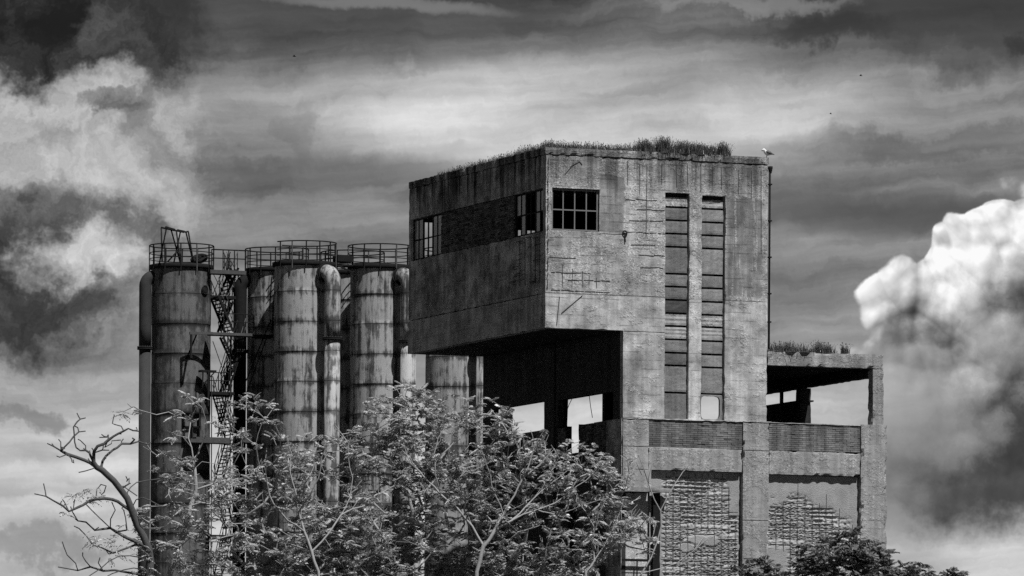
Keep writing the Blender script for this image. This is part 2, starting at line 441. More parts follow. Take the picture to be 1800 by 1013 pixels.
def leaf_mat(name, v):
    m, nt, b, P = new_mat(name); t = attr(nt, 'tone')
    val = v*(.55 + .9*t); set_val(nt, b, val, .38, .55)
    tr = nt.nodes.new('ShaderNodeBsdfTranslucent'); nt.links.new(vec(nt, val*.9, val*.9, val*.9), tr.inputs[0])
    mx = nt.nodes.new('ShaderNodeMixShader'); mx.inputs[0].default_value = .25
    out = [n for n in nt.nodes if n.type == 'OUTPUT_MATERIAL'][0]
    nt.links.new(b.outputs[0], mx.inputs[1]); nt.links.new(tr.outputs[0], mx.inputs[2]); nt.links.new(mx.outputs[0], out.inputs[0])
    return m
LEAF = leaf_mat('leaf_pale', .42); LEAFD = leaf_mat('leaf_dark', .19); GRASS = leaf_mat('dry_grass', .11)
BARK = simple('bark_pale', .34, .9, .1, 0, .7, 9); BARKD = simple('bark_dark', .09, .9, .1, 0, .8, 9)

# ---------------------------------------------------------------- ground
GZ = 12.0
def ground_z(x, y):
    d = math.hypot(x-6, y-10); t = min(1, max(0, (250-d)/170)); t = t*t*(3-2*t)
    return GZ*t + .8*nv((x*.02, y*.02, 0), 1.0)*t
m = MB(); R_ = [0]+[6*1.11**k for k in range(0, 68)]; NA = 96
for r_ in R_:
    for k in range(NA):
        a = 2*math.pi*k/NA; xx = 6+r_*math.cos(a); yy = 10+r_*math.sin(a); m.v.append((xx, yy, ground_z(xx, yy) if r_ < 260 else 0))
for i in range(len(R_)-1):
    for k in range(NA):
        a = i*NA+k; b_ = i*NA+(k+1) % NA; m.f.append((a, a+NA, b_+NA, b_)); m.c.append(None); m.smooth.append(True)
GROUND = simple('dry_ground', .05, .95, .1, 0, .7, .6)
tag(m.build('ground', GROUND), kind='structure')

# ---------------------------------------------------------------- the concrete tower building
W, LY, ZT, ZO, X1, ZL = 11.80, 19.24, 37.58, 28.76, 4.12, 24.50
XR = 18.30
bld = empty('industrial_tower_building', (9, 9, GZ))
tag(bld, 'derelict concrete tower building with overhanging upper storeys and grass on its roof', 'building')
# front wall of the tower with the overhang cut out of it
SL = (6.335, 7.60, ZL, 35.62); SR = (8.285, 9.515, ZL, 35.55)
fw = wall('y', 0, .36, 0, W, ZL, ZT-.36, holes=[(-1, X1, ZL-1, ZO), (.34, 2.82, 33.55, 35.61), SL, SR],
          grooves=[('z', 30.46, .02, 6.3), ('z', 28.72, 4.2, 6.3), ('z', 30.42, 9.55, 11.7), ('z', 33.45, 2.9, 4.1)])
front = fw.build('front_wall', CON, bld)
lw = wall('x', 0, .36, .37, LY, 30.46, ZT-.36, holes=[(.2, 18.95, 33.50, 35.62)], grooves=[('u', 9.0, 30.5, 33.4)])
left = lw.build('left_wall', CONL, bld)
wall('x', -.03, .39, .37, LY, ZO, 30.43, grooves=[('u', 10.4, ZO, 30.4)]).build('left_beam', CONL2, bld)
# plinth strip of lit concrete at the corner is the end of the front wall itself
e = MB(); rbox(-.05, W+.03, -.05, .40, ZT-.35, ZT, .14, .02, .09, e); e.build('roof_edge', CON, bld)
e = MB(); rbox(-.05, .40, .41, LY, ZT-.35, ZT, .2, .018, .08, e); e.build('roof_edge', CONL, bld)
e = MB(); e.box(.42, W, .42, LY, ZT-.55, ZT-.12); e.build('roof_slab', COND, bld)
# rear wall with broken openings, right wall, floors
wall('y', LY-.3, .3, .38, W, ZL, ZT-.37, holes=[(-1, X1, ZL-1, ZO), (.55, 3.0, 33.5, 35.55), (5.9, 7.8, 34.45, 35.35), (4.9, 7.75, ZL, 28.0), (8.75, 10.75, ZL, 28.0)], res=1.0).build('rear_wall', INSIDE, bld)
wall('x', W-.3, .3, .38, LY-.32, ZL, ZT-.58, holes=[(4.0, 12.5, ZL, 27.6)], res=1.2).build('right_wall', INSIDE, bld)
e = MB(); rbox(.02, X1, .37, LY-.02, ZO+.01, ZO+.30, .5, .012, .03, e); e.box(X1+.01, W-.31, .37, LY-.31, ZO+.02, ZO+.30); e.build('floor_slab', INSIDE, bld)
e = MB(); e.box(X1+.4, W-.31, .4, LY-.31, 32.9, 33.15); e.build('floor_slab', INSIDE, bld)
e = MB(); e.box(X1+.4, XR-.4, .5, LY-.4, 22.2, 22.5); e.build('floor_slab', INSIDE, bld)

# the two tall strips of infill panels
def strip(x0, x1, ys, open_last):
    for k in range(len(ys)-1):
        zt, zb = ys[k]-.05, ys[k+1]+.05
        if k == 0: zt = ys[0]-.16
        if open_last and k == len(ys)-2: continue
        mm = MB(); nx, nzc = 14, max(4, int((zt-zb)/.09)); yb = .19+random.uniform(-.012, .012); off = random.uniform(0, 50)
        for j in range(nzc+1):
            for i in range(nx+1):
                xx = x0+.01+(x1-x0-.02)*i/nx; zz = zb+(zt-zb)*j/nzc
                edge = i in (0, nx) or j in (0, nzc)
                d = .018*nv((xx*1.5+off, zz*4, 0), 1) + .012*nv((xx, zz, off), 7)
                if rows_brick(k, len(ys)): d += .02*(1 if int((zz-zb)/.11) % 2 else 0)
                mm.v.append((xx, yb+d+(.01 if edge else 0), zz + (.01*nv((xx*5, off, 0), 1) if j in (0, nzc) else 0)))
        for j in range(nzc):
            for i in range(nx):
                a = j*(nx+1)+i; mm.f.append((a, a+1, a+nx+2, a+nx+1)); mm.c.append(None); mm.smooth.append(False)
        # thickness
        mm.box(x0+.012, x1-.012, yb+.05, yb+.16, zb+.012, zt-.012)
        mm.build('panel', PANB if rows_brick(k, len(ys)) else (PANG if (k == 7 and not open_last) else random.choice(PANS)), front)
def rows_brick(k, n): return k in (0, 8, 9)
PANS = [concrete('panel_render', v_, .12, .25, 0, 0) for v_ in (.15, .19, .21, .25)]; PAN = PANS[2]; PANB = concrete('panel_brick', .33, .75, .9, 0, .3); PANG = simple('panel_dark_sheet', .07, .35, .5, 0, .8, 3)
ysL = [343, 363.8, 387, 410.5, 433.7, 481, 503.6, 526.9, 550.5, 573, 596.4, 619.9, 642.3, 690, 735]
ysR = [346, 367, 390.6, 413.6, 436.8, 483.5, 506.5, 530.4, 553.4, 575, 599.4, 622.9, 645.7, 692.7, 738]
zL = [onY(1190, q, 0).z for q in ysL]; zR = [onY(1253, q, 0).z for q in ysR]
zL[0] = 35.58; zR[0] = 35.52; zL[-1] = ZL-.03; zR[-1] = ZL-.03
strip(SL[0], SL[1], zL, False); strip(SR[0], SR[1], zR, True)
e = MB(); e.box(SL[0]-.1, SL[1]+.1, .38, .43, ZL-.02, 35.8); e.box(SR[0]-.1, SR[1]+.1, .38, .43, zR[-2]-.02, 35.8); e.build('light_blocker', INSIDE, front)  # added dark plates, blocking sky light so the panel gaps read black
# the broken last panel: a rounded hole left by the torn-out infill
mm = MB(); x0, x1, zb, zt = SR[0]+.01, SR[1]-.01, ZL+.0, zR[-2]-.05
cx, cz, hx, hz = (x0+x1)/2-.05, (zb+zt)/2, (x1-x0)/2-.10, (zt-zb)/2-.05; N = 40
for ring in (0, 1):
    for dpt in (.17, .33):
        for k in range(N):
            a = 2*math.pi*k/N; ca, sa = math.cos(a), math.sin(a); s_ = 1/((abs(ca)**6+abs(sa)**6)**(1/6))
            if ring == 0: mm.v.append((cx+ca*s_*hx+.02*nv((ca, sa, 1), 3), dpt, cz+sa*s_*hz+.02*nv((ca, sa, 5), 3)))
            else:
                s2 = 1/max(abs(ca), abs(sa)); mm.v.append((min(max((x0+x1)/2+ca*s2*(x1-x0)/2, x0), x1), dpt, min(max((zb+zt)/2+sa*s2*(zt-zb)/2, zb), zt)))
for k in range(N):
    k2 = (k+1) % N
    for q in ((2*N+k, 2*N+k2, k2, k), (k, k2, N+k2, N+k), (3*N+k2, 3*N+k, N+k, N+k2)): mm.f.append(q); mm.c.append(None); mm.smooth.append(False)
mm.build('panel', PAN, front)

# windows of the overhanging top floor
win = MB(); fx0, fx1, fz0, fz1 = .36, 2.80, 33.57, 35.57
win.box(fx0, fx0+.07, .14, .22, fz0, fz1); win.box(fx1-.07, fx1, .14, .22, fz0, fz1); win.box(fx0+.07, fx1-.07, .14, .22, fz1-.06, fz1); win.box(fx0+.07, fx1-.07, .14, .22, fz0, fz0+.06)
wf = win.build('window', FRAME, bld)
for k in range(1, 4):
    mm = MB(); xx = fx0+(fx1-fx0)*k/4; mm.box(xx-.028, xx+.028, .145, .20, fz0+.06, fz1-.06); mm.build('mullion', FRAME, wf)
mm = MB(); mm.box(fx0+.07, fx1-.07, .15, .195, 34.54, 34.60); mm.build('transom', FRAME, wf)
def side_window(y0, y1, panes):
    mm = MB(); z0, z1 = 33.52, 35.60
    mm.box(.13, .21, y0, y0+.07, z0, z1); mm.box(.13, .21, y1-.07, y1, z0, z1); mm.box(.13, .21, y0+.07, y1-.07, z0, z0+.06); mm.box(.13, .21, y0+.07, y1-.07, z1-.06, z1)
    w_ = mm.build('window', STEEL, bld); n = 6; st = (y1-y0-.14)/n
    for k in range(1, n):
        mm = MB(); yy = y0+.07+st*k; t = .07 if k in (2, 4) else .035; mm.box(.14, .20, yy-t, yy+t, z0+.06, z1-.06); mm.build('mullion', STEEL, w_)
    mm = MB(); mm.box(.15, .19, y0+.07, y1-.07, 34.50, 34.57); mm.build('transom', STEEL, w_)
    for (k, r) in panes:
        yy = y0+.07+st*k; za, zb_ = ((z0+.07, 34.49), (34.58, z1-.07))[r]; tl = random.uniform(-.012, .012)
        mm = MB(); mm.box(.165, .177, yy+.05, yy+st-.05, za, zb_); mm.build('pane', GLASS, w_)
side_window(14.70, 18.93, [(0,0),(0,1),(1,0),(1,1),(4,0),(4,1),(5,0),(5,1)])
side_window(.38, 4.40, [(0,1),(1,0),(1,1),(4,0),(4,1),(5,1)])

# brickwork
def bricks(axis, p, u0, u1, z0, z1, ch=.105, bl=.40, missing=None, gap=.016):
    mm = MB(); n = int(round((z1-z0)/ch)); ch = (z1-z0)/n
    for j in range(n):
        u = u0-(bl/2 if j % 2 else 0)*1.0
        while u < u1-1e-3:
            a, b_ = max(u, u0)+gap/2, min(u+bl, u1)-gap/2; u += bl
            if b_-a < .03: continue
            zc = z0+(j+.5)*ch
            if missing and missing((a+b_)/2, zc): continue
            d = random.uniform(-.012, .014) + (.03 if random.random() < .03 else 0); t = min(1, max(0, random.gauss(.5, .28)))
            A = (a, b_, p+d, p+.11) if axis == 'y' else (p+d, p+.11, a, b_)
            mm.box(A[0], A[1], A[2], A[3], z0+j*ch+gap/2, z0+(j+1)*ch-gap/2, c=t, skip='k' if axis == 'y' else 'r')
    return mm
def band(axis, p, u0, u1, z0, z1, mat, missing=None):
    mm = MB()
    if axis == 'y': mm.box(u0, u1, p+.035, p+.16, z0, z1)
    else: mm.box(p+.035, p+.16, u0, u1, z0, z1)
    bk = mm.build('mortar_bed', MORTAR, bld)
    bricks(axis, p, u0, u1, z0, z1, missing=missing).build('brickwork', mat, bld, kind='stuff')
band('x', .05, 4.42, 14.68, 33.52, 35.60, BRICKL)
band('y', -.02, 5.50, 10.48, 23.10, 24.44, BRICK)
band('y', -.02, 11.92, 16.84, 23.12, 24.44, BRICK)

# lower block
wall('y', -.06, .4, X1, 5.49, 21.98, ZL, holes=[], grooves=[('z', 23.08, X1, 5.4)], chip=.05, res=.18).build('corner_block', CONB, bld)
wall('y', -.05, .4, 5.50, 10.47, 21.97, 23.08, chip=.06, res=.12).build('beam', CONB, bld)
wall('y', -.05, .4, 11.93, 16.83, 21.92, 23.10, chip=.10, res=.12).build('beam', CONB, bld)
wall('y', -.09, .5, 10.50, 11.90, GZ, ZL-.02, chip=.10, res=.16, grooves=[('z', 23.05, 10.5, 11.9), ('z', 19.6, 10.5, 11.9), ('z', 17.7, 10.6, 11.5)]).build('pilaster', CONB, bld)
e = MB(); rbox(16.86, XR, -.09, .8, GZ, ZL+.02, .2, .015, .13, e); e.build('corner_column', CONB, bld)
e = MB(); rbox(X1-.02, 10.5, -.10, .30, ZL-.055, ZL+.01, .2, .02, .05, e); rbox(10.5, 12.0, -.12, .30, ZL-.04, ZL+.015, .2, .015, .03, e); rbox(12.0, 16.85, -.07, .25, ZL-.055, ZL-.01, .2, .015, .03, e)
e.build('ledge', CON, bld)
wall('y', -.055, .4, X1, 5.64, 21.08, 21.97, chip=.03, res=.18).build('beam_end', CONB, bld)
e = MB(); rbox(X1-.04, 6.60, -.42, .0, 20.86, 21.07, .2, .012, .03, e); e.build('lintel', CONS, bld)
e = MB(); rbox(5.76, 6.14, -.02, .5, GZ, 20.85, .3, .01, .04, e); e.build('post', STEEL, bld)
wall('y', .38, .3, X1, 5.75, GZ, 20.85, res=.2).build('recessed_wall', PALE, bld)
e = MB(); e.box(X1+.05, 5.75, .10, .16, 17.46, 17.58); e.box(X1+.05, 5.75, .11, .15, 16.86, 16.92); e.box(4.95, 5.01, .11, .15, 16.0, 17.46); e.build('gate_bars', STEEL, bld)

# spalled infill panels with their bared reinforcement
def spalled(x0, x1, z0, z1, inside, hstep=.215, vstep=.37, seed=0):
    st = .055; nx = int((x1-x0)/st); nn = int((z1-z0)/st); mm = MB(); Y0 = .22; msk = {}
    for j in range(nn+1):
        for i in range(nx+1):
            xx = x0+(x1-x0)*i/nx; zz = z0+(z1-z0)*j/nn
            k = inside(xx, zz); k = max(0, min(1, k*4)); msk[(i, j)] = k
            row = (zz/hstep+seed+.55*nv((xx*.7, zz*.5, seed), 1)+.3*nv((xx, zz, seed), 2.5)) % 1.0
            ridge = abs(row-.5)*2
            dd = .04 + .04*ridge**2 + .04*abs(nv((xx*1.2, zz*2.5, seed), 3)) + .05*nv((xx, zz, seed), 9)
            flat = .006*nv((xx, zz, 2), 2)
            mm.v.append((xx, Y0 + flat*(1-k) + dd*k, zz))
    for j in range(nn):
        for i in range(nx):
            a = j*(nx+1)+i; mm.f.append((a, a+1, a+nx+2, a+nx+1)); mm.c.append((msk[(i, j)]+msk[(i+1, j+1)])/2); mm.smooth.append(False)
    mm.box(x0, x1, .42, .52, GZ, z1); mm.box(x0, x1, Y0, .41, GZ, z0)
    pn = mm.build('infill_panel', SPALL, bld)
    mm = MB(); z = z0+.1; random.seed(31+seed)
    while z < z1-.15:
        x = x0+.1
        while x < x1-.1:
            ln = random.uniform(.4, 2.2); xe = min(x+ln, x1-.1)
            if inside((x+xe)/2, z) > -.02 and random.random() < .85:
                s0 = random.uniform(-.02, .02); mm.bar((x, Y0+.02, z+s0), (xe, Y0+.02+random.uniform(-.01, .02), z+random.uniform(-.02, .02)), .03)
            x = xe
        z += hstep*random.uniform(.85, 1.15)
    x = x0+.5
    while x < x1-.1:
        z = z0
        while z < z1-.1:
            ze = min(z+random.uniform(.5, 1.6), z1-.1)
            if inside(x, (z+ze)/2) > -.03: mm.bar((x, Y0-.012, z), (x+random.uniform(-.02, .02), Y0-.012, ze), .018)
            z = ze
        x += vstep*random.uniform(.9, 1.1)
    mm.build('rebar', REBAR, pn, kind='stuff')
def spall_mat():
    m_, nt, b, P = new_mat('concrete_spalled'); t = attr(nt, 'tone'); x, y, z = split(nt, P)
    mid = nz(nt, P, 1.4, 5, .6); grit = nz(nt, P, 14, 2, .8); st = nz(nt, vec(nt, x*2.4, y, z*.12), 1, 4, .6)
    skin = .32*(.7+.6*mid)*(.8+.4*st); raw = .44*(.55+.9*grit)*(.75+.5*mid)
    set_val(nt, b, skin.mix(raw, t), .95, .1); bump(nt, b, grit+mid, .04, .7); return m_
SPALL = spall_mat()
def in1(x, z):
    v = min((x-6.28)*1.2, (10.1-x)*.8 + (.35 if z < 19.8 else -.12*(z-19.8)), (21.8-z)*.8+.1) + .16*nv((x, z, 4), 1.6) + .08*nv((x, z, 8), 5)
    for (cx_, cz_, rx, rz) in ((8.3, 18.6, .45, .2), (7.65, 18.2, .35, .2), (8.95, 18.55, .35, .22)):
        v = min(v, (((x-cx_)/rx)**2+((z-cz_)/rz)**2-1)*.25 + .1*nv((x, z, 14), 3))
    return v
def in2(x, z):
    top = 20.35+ (0.75*math.exp(-((x-13.6)/.9)**2)) - .28*max(0, x-15) + .2*nv((x, 0, 3), 1.4)
    v = min((top-z)*.8, (16.55-x)*.6, max(x-13.0, z-18.3)*.9 + .1) + .16*nv((x, z, 14), 1.6) + .08*nv((x, z, 18), 5)
    for (cx_, cz_) in ((12.8, 20.6), (13.95, 20.9), (15.2, 20.4), (12.3, 20.9), (14.9, 21.2)):
        v = max(v, .12-((x-cx_)/.5)**2-((z-cz_)/.7)**2+.25*nv((x, z, 24), 3)-.1)
    return v
spalled(5.66, 10.47, 14.0, 21.95, in1, seed=1); spalled(11.93, 16.83, 14.0, 21.9, in2, seed=2)

# set-back left wall under the overhang
CONX = concrete('concrete_set_back', .045, .4, .6, .3, .1, 28.7, 3.5)  # shade of the overhang recess put into the very dark base colour
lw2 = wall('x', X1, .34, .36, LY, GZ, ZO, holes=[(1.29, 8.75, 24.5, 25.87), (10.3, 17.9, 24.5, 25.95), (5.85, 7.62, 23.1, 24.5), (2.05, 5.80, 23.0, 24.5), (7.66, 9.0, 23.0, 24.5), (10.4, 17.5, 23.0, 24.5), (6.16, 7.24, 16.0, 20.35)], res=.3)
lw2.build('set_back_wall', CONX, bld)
def notch(u, z): return False
for (a, b_) in ((2.06, 4.0), (4.25, 5.79), (7.67, 8.98), (10.41, 17.49)): band('x', X1+.06, a, b_, 23.01, 24.49+random.uniform(-.04, .02), BRICKL)
for yy in (9.0, ): 
    e = MB(); rbox(X1-.10, X1-.01, yy, yy+1.33, GZ, 28.7, .4, .01, .03, e); e.build('column', CONX, bld)
e = MB(); rbox(X1-.06, X1-.005, .0, 2.0, GZ, 24.45, .4, .01, .03, e); e.build('column', CONL, bld)
e = MB(); rbox(X1+.05, X1+.45, 16.1, 16.9, 24.5, 25.95, .3, .01, .04, e); e.build('column', CON, bld)
e = MB(); e.box(X1+1.6, X1+1.8, 7.5, 12.5, GZ, 22.5); e.build('inner_wall', PALE, bld)
for p0, p1, p2 in (((4.3, 4.9, 25.86), (4.32, 4.75, 25.3), (4.3, 4.45, 24.75)), ((4.3, 7.2, 25.86), (4.3, 7.6, 25.6), (4.3, 7.9, 25.3))):
    e = MB(); e.tube([p0, p1, p2], .018, 5); e.build('hanging_wire', STEEL, bld)

# open pavilion on the lower block
wall('y', -.02, .42, W+.02, 18.09, 27.31, 28.02, chip=.09, res=.16, rough=.02).build('roof_beam', CONB, bld)
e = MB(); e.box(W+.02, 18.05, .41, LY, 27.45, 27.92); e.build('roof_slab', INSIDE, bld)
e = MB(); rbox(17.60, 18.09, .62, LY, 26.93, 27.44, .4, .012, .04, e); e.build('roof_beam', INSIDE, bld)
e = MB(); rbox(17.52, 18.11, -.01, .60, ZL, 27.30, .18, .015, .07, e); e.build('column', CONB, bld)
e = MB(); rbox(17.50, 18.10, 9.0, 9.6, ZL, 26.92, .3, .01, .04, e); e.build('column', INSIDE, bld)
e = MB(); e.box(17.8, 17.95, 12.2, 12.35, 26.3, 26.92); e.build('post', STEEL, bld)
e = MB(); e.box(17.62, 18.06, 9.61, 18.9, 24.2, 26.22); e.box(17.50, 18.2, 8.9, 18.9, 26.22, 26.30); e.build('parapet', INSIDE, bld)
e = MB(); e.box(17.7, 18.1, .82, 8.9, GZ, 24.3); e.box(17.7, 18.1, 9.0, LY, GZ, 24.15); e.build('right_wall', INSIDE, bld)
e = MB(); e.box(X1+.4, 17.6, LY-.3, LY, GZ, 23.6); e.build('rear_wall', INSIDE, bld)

# drainpipe down the tower's right edge
e = MB(); e.tube([(W+.075, -.03, ZT-.55), (W+.075, -.03, 28.1)], .055, 8); dp = e.build('drainpipe', STEEL, bld)
for zz in (36.2, 34.4, 32.6, 30.8, 29.4):
    mm = MB(); mm.box(W+.01, W+.17, -.12, .05, zz, zz+.07); mm.build('bracket', STEEL, dp)
mm = MB(); mm.lathe(W+.10, -.03, [(.062, ZT-.80), (.12, ZT-.55), (.12, ZT-.45), (0.02, ZT-.45)], 10); mm.build('hopper', STEEL, dp)
# hole where a fitting was torn out, with its dark iron ring
mm = MB(); c_ = onY(1098, 411, 0); mm.tube([(c_.x+.13*math.cos(a), -.02, c_.z+.16*math.sin(a)) for a in [k*.7 for k in range(9)]], .018, 5, closed=True)
mm.bar((c_.x, -.03, c_.z-.1), (c_.x+.02, -.05, c_.z-.42), .05); mm.bar((c_.x-.1, -.03, c_.z+.05), (c_.x+.12, -.05, c_.z-.02), .05); mm.build('wall_fitting', STEEL, bld)
# bared bars along the corner and below the window
mm = MB(); random.seed(5)
for k in range(46):
    zz = random.uniform(30.6, 36.9); mm.bar((.06+random.uniform(0, .06), -.018, zz), (.1+random.uniform(0, .05), -.018, zz+random.uniform(.05, .3)), .03)
for (xa, xb, zz) in ((.2, 1.6, 32.2), (.3, 2.4, 31.5), (1.2, 3.4, 31.15), (4.4, 6.2, 34.2), (4.3, 6.3, 33.6), (4.5, 5.8, 33.0), (4.9, 6.3, 32.5), (.3, 3.4, 30.62), (4.2, 5.9, 35.2), (4.8, 6.3, 34.75), (5.0, 6.2, 31.9)):
    x = xa
    while x < xb:
        xe = x+random.uniform(.2, .6); mm.bar((x, -.015, zz+random.uniform(-.03, .03)), (min(xe, xb), -.015, zz+random.uniform(-.03, .03)), .018); x = xe+random.uniform(-.02, .06)
for (xx, za, zb_) in ((.9, 30.8, 31.9), (1.4, 30.7, 31.7), (1.95, 30.8, 31.6), (2.3, 30.9, 31.4), (2.7, 30.8, 31.3), (4.3, 35.9, 37.1), (4.95, 35.5, 36.9), (5.3, 33.4, 36.9), (6.1, 36.0, 37.0), (6.9, 35.9, 37.1), (7.5, 36.0, 37.0), (8.2, 35.8, 37.1), (8.8, 36.1, 37.0), (9.3, 35.9, 37.0), (10.2, 35.7, 36.9), (10.9, 35.5, 36.9), (11.45, 32.8, 36.9)):
    mm.bar((xx, -.016, za), (xx+random.uniform(-.04, .04), -.016, zb_), .018)
for a, b_ in (((1.95, 30.4), (.85, 29.5)), ((.75, 30.3), (.6, 28.9)), ((1.3, 36.7), (1.75, 36.95)), ((1.75, 36.95), (1.9, 36.8)), ((1.0, 36.3), (1.35, 36.7))):
    mm.bar((a[0], -.02, a[1]), (b_[0], -.03, b_[1]), .028)
mm.build('bared_bars', REBAR, front, kind='stuff')
mm = MB()
for k in range(30):
    zz = 31+random.uniform(0, 2.4); yy = random.uniform(.5, 4.2); mm.bar((-.012, yy, zz), (-.012, yy+random.uniform(.3, 1.1), zz+random.uniform(-.02, .02)), .028)
for yy in (.7, 1.3, 1.9, 2.7, 3.4): mm.bar((-.014, yy, 31.0), (-.014, yy+.03, 33.3), .028)
mm.build('bared_bars', REBAR, left, kind='stuff')

# ---------------------------------------------------------------- silos
YF, YB = 32.0, 36.2; K = 1.022
ZD = onY(535, 462, YF).z; SR_ = 1.545*K; RING = 1.555*K
sx = lambda px, Y: onY(px, 465, Y).x
def arc(cx, cy, r, z, a0, a1, n): return [(cx+r*math.cos(a0+(a1-a0)*k/n), cy+r*math.sin(a0+(a1-a0)*k/n), z) for k in range(n+1)]
def make_silo(name, cx, cy, mat, label, pipe, rails, frame_posts=13, box=None):
    root = empty(name, (cx, cy, GZ)); tag(root, label, 'silo', 'steel silos beside the tower building')
    z = ZD-.10; k = 0
    while z > GZ+.3:
        zb = z-RING if k else ZD-RING
        zb = max(zb, GZ)
        if k > 10: zb = GZ
        m = MB(); dr = .006*math.sin(k*2.1+cx)
        n = 8; prof = [(SR_+dr, zb+.035)]
        prof += [(SR_+dr+.006*math.sin(3.14*t/n)-.004, zb+.035+(z-zb-.07)*t/n) for t in range(1, n)] + [(SR_+dr, z-.035), (SR_+.004, z-.028), (SR_+.004, z-.002)]
        prof = [(SR_+.004, zb), (SR_+.004, zb+.022)] + prof
        m.lathe(cx, cy, prof, 44)
        m.build('shell_ring', mat, root)
        z = zb; k += 1
    m = MB(); m.lathe(cx, cy, [(SR_-.1, ZD-.26), (SR_+.10, ZD-.25), (SR_+.13, ZD-.18), (SR_+.13, ZD-.02), (SR_+.05, ZD), (.5, ZD+.10), (.02, ZD+.14)], 44)
    m.build('roof_deck', STEEL, root)
    a0, a1 = rails; closed = abs(a1-a0) > 6.2
    for h, r in ((1.02, .034), (.62, .026), (.30, .024)):
        m = MB(); m.tube(arc(cx, cy, SR_+.12+.01*math.sin(h*9), ZD+h, a0, a1, 40)[:40 if closed else 41], r, 5, closed=closed); m.build('rail', STEEL, root)
    for k in range(frame_posts):
        a = a0+(a1-a0)*(k+.35)/frame_posts; x, y = cx+(SR_+.12)*math.cos(a), cy+(SR_+.12)*math.sin(a)
        m = MB(); m.bar((x, y, ZD-.42), (x+random.uniform(-.02, .02), y, ZD+1.02), .056); m.build('post', STEELP if k % 4 == 1 else STEEL, root)
    if pipe:
        dx, dy, r, pm, zj = pipe; px_, py_ = cx+dx, cy+dy; dl = math.hypot(dx, dy); ux, uy = -dx/dl, -dy/dl
        zt = ZD-.75-.42; m = MB(); er = .52; pts = []
        pts += [(px_, py_, zj+.06)] + [(px_, py_, zj+(zt-zj)*t) for t in (.33, .66, 1)]
        for t in range(1, 11):
            a = math.pi/2*t/10; pts.append((px_+ux*er*(1-math.cos(a)), py_+uy*er*(1-math.cos(a)), zt+er*math.sin(a)))
        end = dl-SR_+.05
        pts.append((px_+ux*max(end, er+.1), py_+uy*max(end, er+.1), zt+er))
        m.tube(pts, r, 22); dpipe = m.build('downpipe', pm, root)
        m = MB(); m.tube([(px_, py_, GZ), (px_, py_, 20.0), (px_, py_, zj-.06)], r*.96, 22); m.build('lower_pipe', PAINT if pm is PAINTP else pm, root)
        for zz in (zj-.06, zj+.02, 19.4):
            m = MB(); m.tube([(px_, py_, zz), (px_, py_, zz+.07)], r+.085, 24); m.build('flange', STEEL, dpipe)
        m = MB()
        for k in range(20):
            a = 2*math.pi*k/20; m.box(px_+(r+.05)*math.cos(a)-.02, px_+(r+.05)*math.cos(a)+.02, py_+(r+.05)*math.sin(a)-.02, py_+(r+.05)*math.sin(a)+.02, zj+.09, zj+.125)
        m.build('bolts', STEELP, dpipe, kind='stuff')
        p0 = Vector((px_+ux*(er+.02), py_+uy*(er+.02), zt+er)); d_ = Vector((ux, uy, 0))
        m = MB(); m.tube([p0, p0+d_*.10], r+.09, 24); m.build('flange', STEEL, dpipe)
    return root
PI2 = 2*math.pi
s1 = make_silo('storage_silo', sx(319, YB), YB, PAINTD, 'leftmost silo, dark and rust-stained, with a tripod frame on its top deck', (-1.98, .1, .33, PIPED, ZD-4.5), (0, PI2), 12)
sB = make_silo('storage_silo', sx(487, YB), YB, PAINT, 'half-hidden silo in the rear row just right of the steel stairs', (-2.02, .15, .36, STEEL, ZD-4.5), (.3, PI2-.2), 12)
sC = make_silo('storage_silo', sx(620, YB), YB, PAINT, 'rear silo glimpsed only in the gap between the two pale front silos', None, (0, PI2), 12)
s2 = make_silo('storage_silo', sx(535, YF), YF, PAINT, 'tall pale silo in front beside the stairs, leftmost of the front row', (.80, -2.25, .43, PAINTP, ZD-4.17), (-2.9, 2.0), 11)
s3 = make_silo('storage_silo', sx(668, YF), YF, PAINT, 'pale silo with dark streaks whose railing meets the corner of the overhang', (.80, -2.25, .43, PAINTP, ZD-4.17), (0, PI2), 12)
s4 = make_silo('storage_silo', sx(801, YF), YF, PAINT, 'pale silo seen low down beneath the overhang, top hidden', (.80, -2.25, .43, PAINTP, ZD-4.17), (0, PI2), 12)
# small walkway and gear box between the front silos
xg = sx(585, YF)
m = MB(); m.box(xg-.1, xg+1.1, YF-.4, YF+.6, ZD-.12, ZD-.03); m.box(xg+.1, xg+1.0, YF-.5, YF+.3, ZD+.10, ZD+.42); m.bar((xg+.1, YF-.4, ZD-.1), (xg+1.0, YF-.4, ZD-.45), .08); m.build('link_bridge', STEEL, s2)
# torn-out opening in the dark silo, painted as a flat black patch
def on_silo(cx, cy, r, px, py):
    d = ray(px, py); o = CAM; a = d.x**2+d.y**2; b_ = 2*((o.x-cx)*d.x+(o.y-cy)*d.y); c_ = (o.x-cx)**2+(o.y-cy)**2-r*r
    t = (-b_-math.sqrt(max(0, b_*b_-4*a*c_)))/(2*a); return o+d*t
def patch_on(cx, cy, px, py, w, h, mat, name, root, ragged=True):
    p = on_silo(cx, cy, SR_+.012, px, py); a0 = math.atan2(p.y-cy, p.x-cx); m = MB(); N = 18; cen = len(m.v); m.v.append(tuple(p))
    for k in range(N):
        t = PI2*k/N; q = 1+.35*nv((math.cos(t)*2, math.sin(t)*2, px), 1) if ragged else 1
        a = a0+w*q*math.cos(t)/SR_; m.v.append((cx+(SR_+.012)*math.cos(a), cy+(SR_+.012)*math.sin(a), p.z+h*q*math.sin(t)))
    for k in range(N): m.f.append((0, 1+k, 1+(k+1) % N)); m.c.append(None); m.smooth.append(True)
    return m.build(name, mat, root)
HOLE = simple('hole_black', .012, .95, .05)  # shade inside the hole put into the patch colour
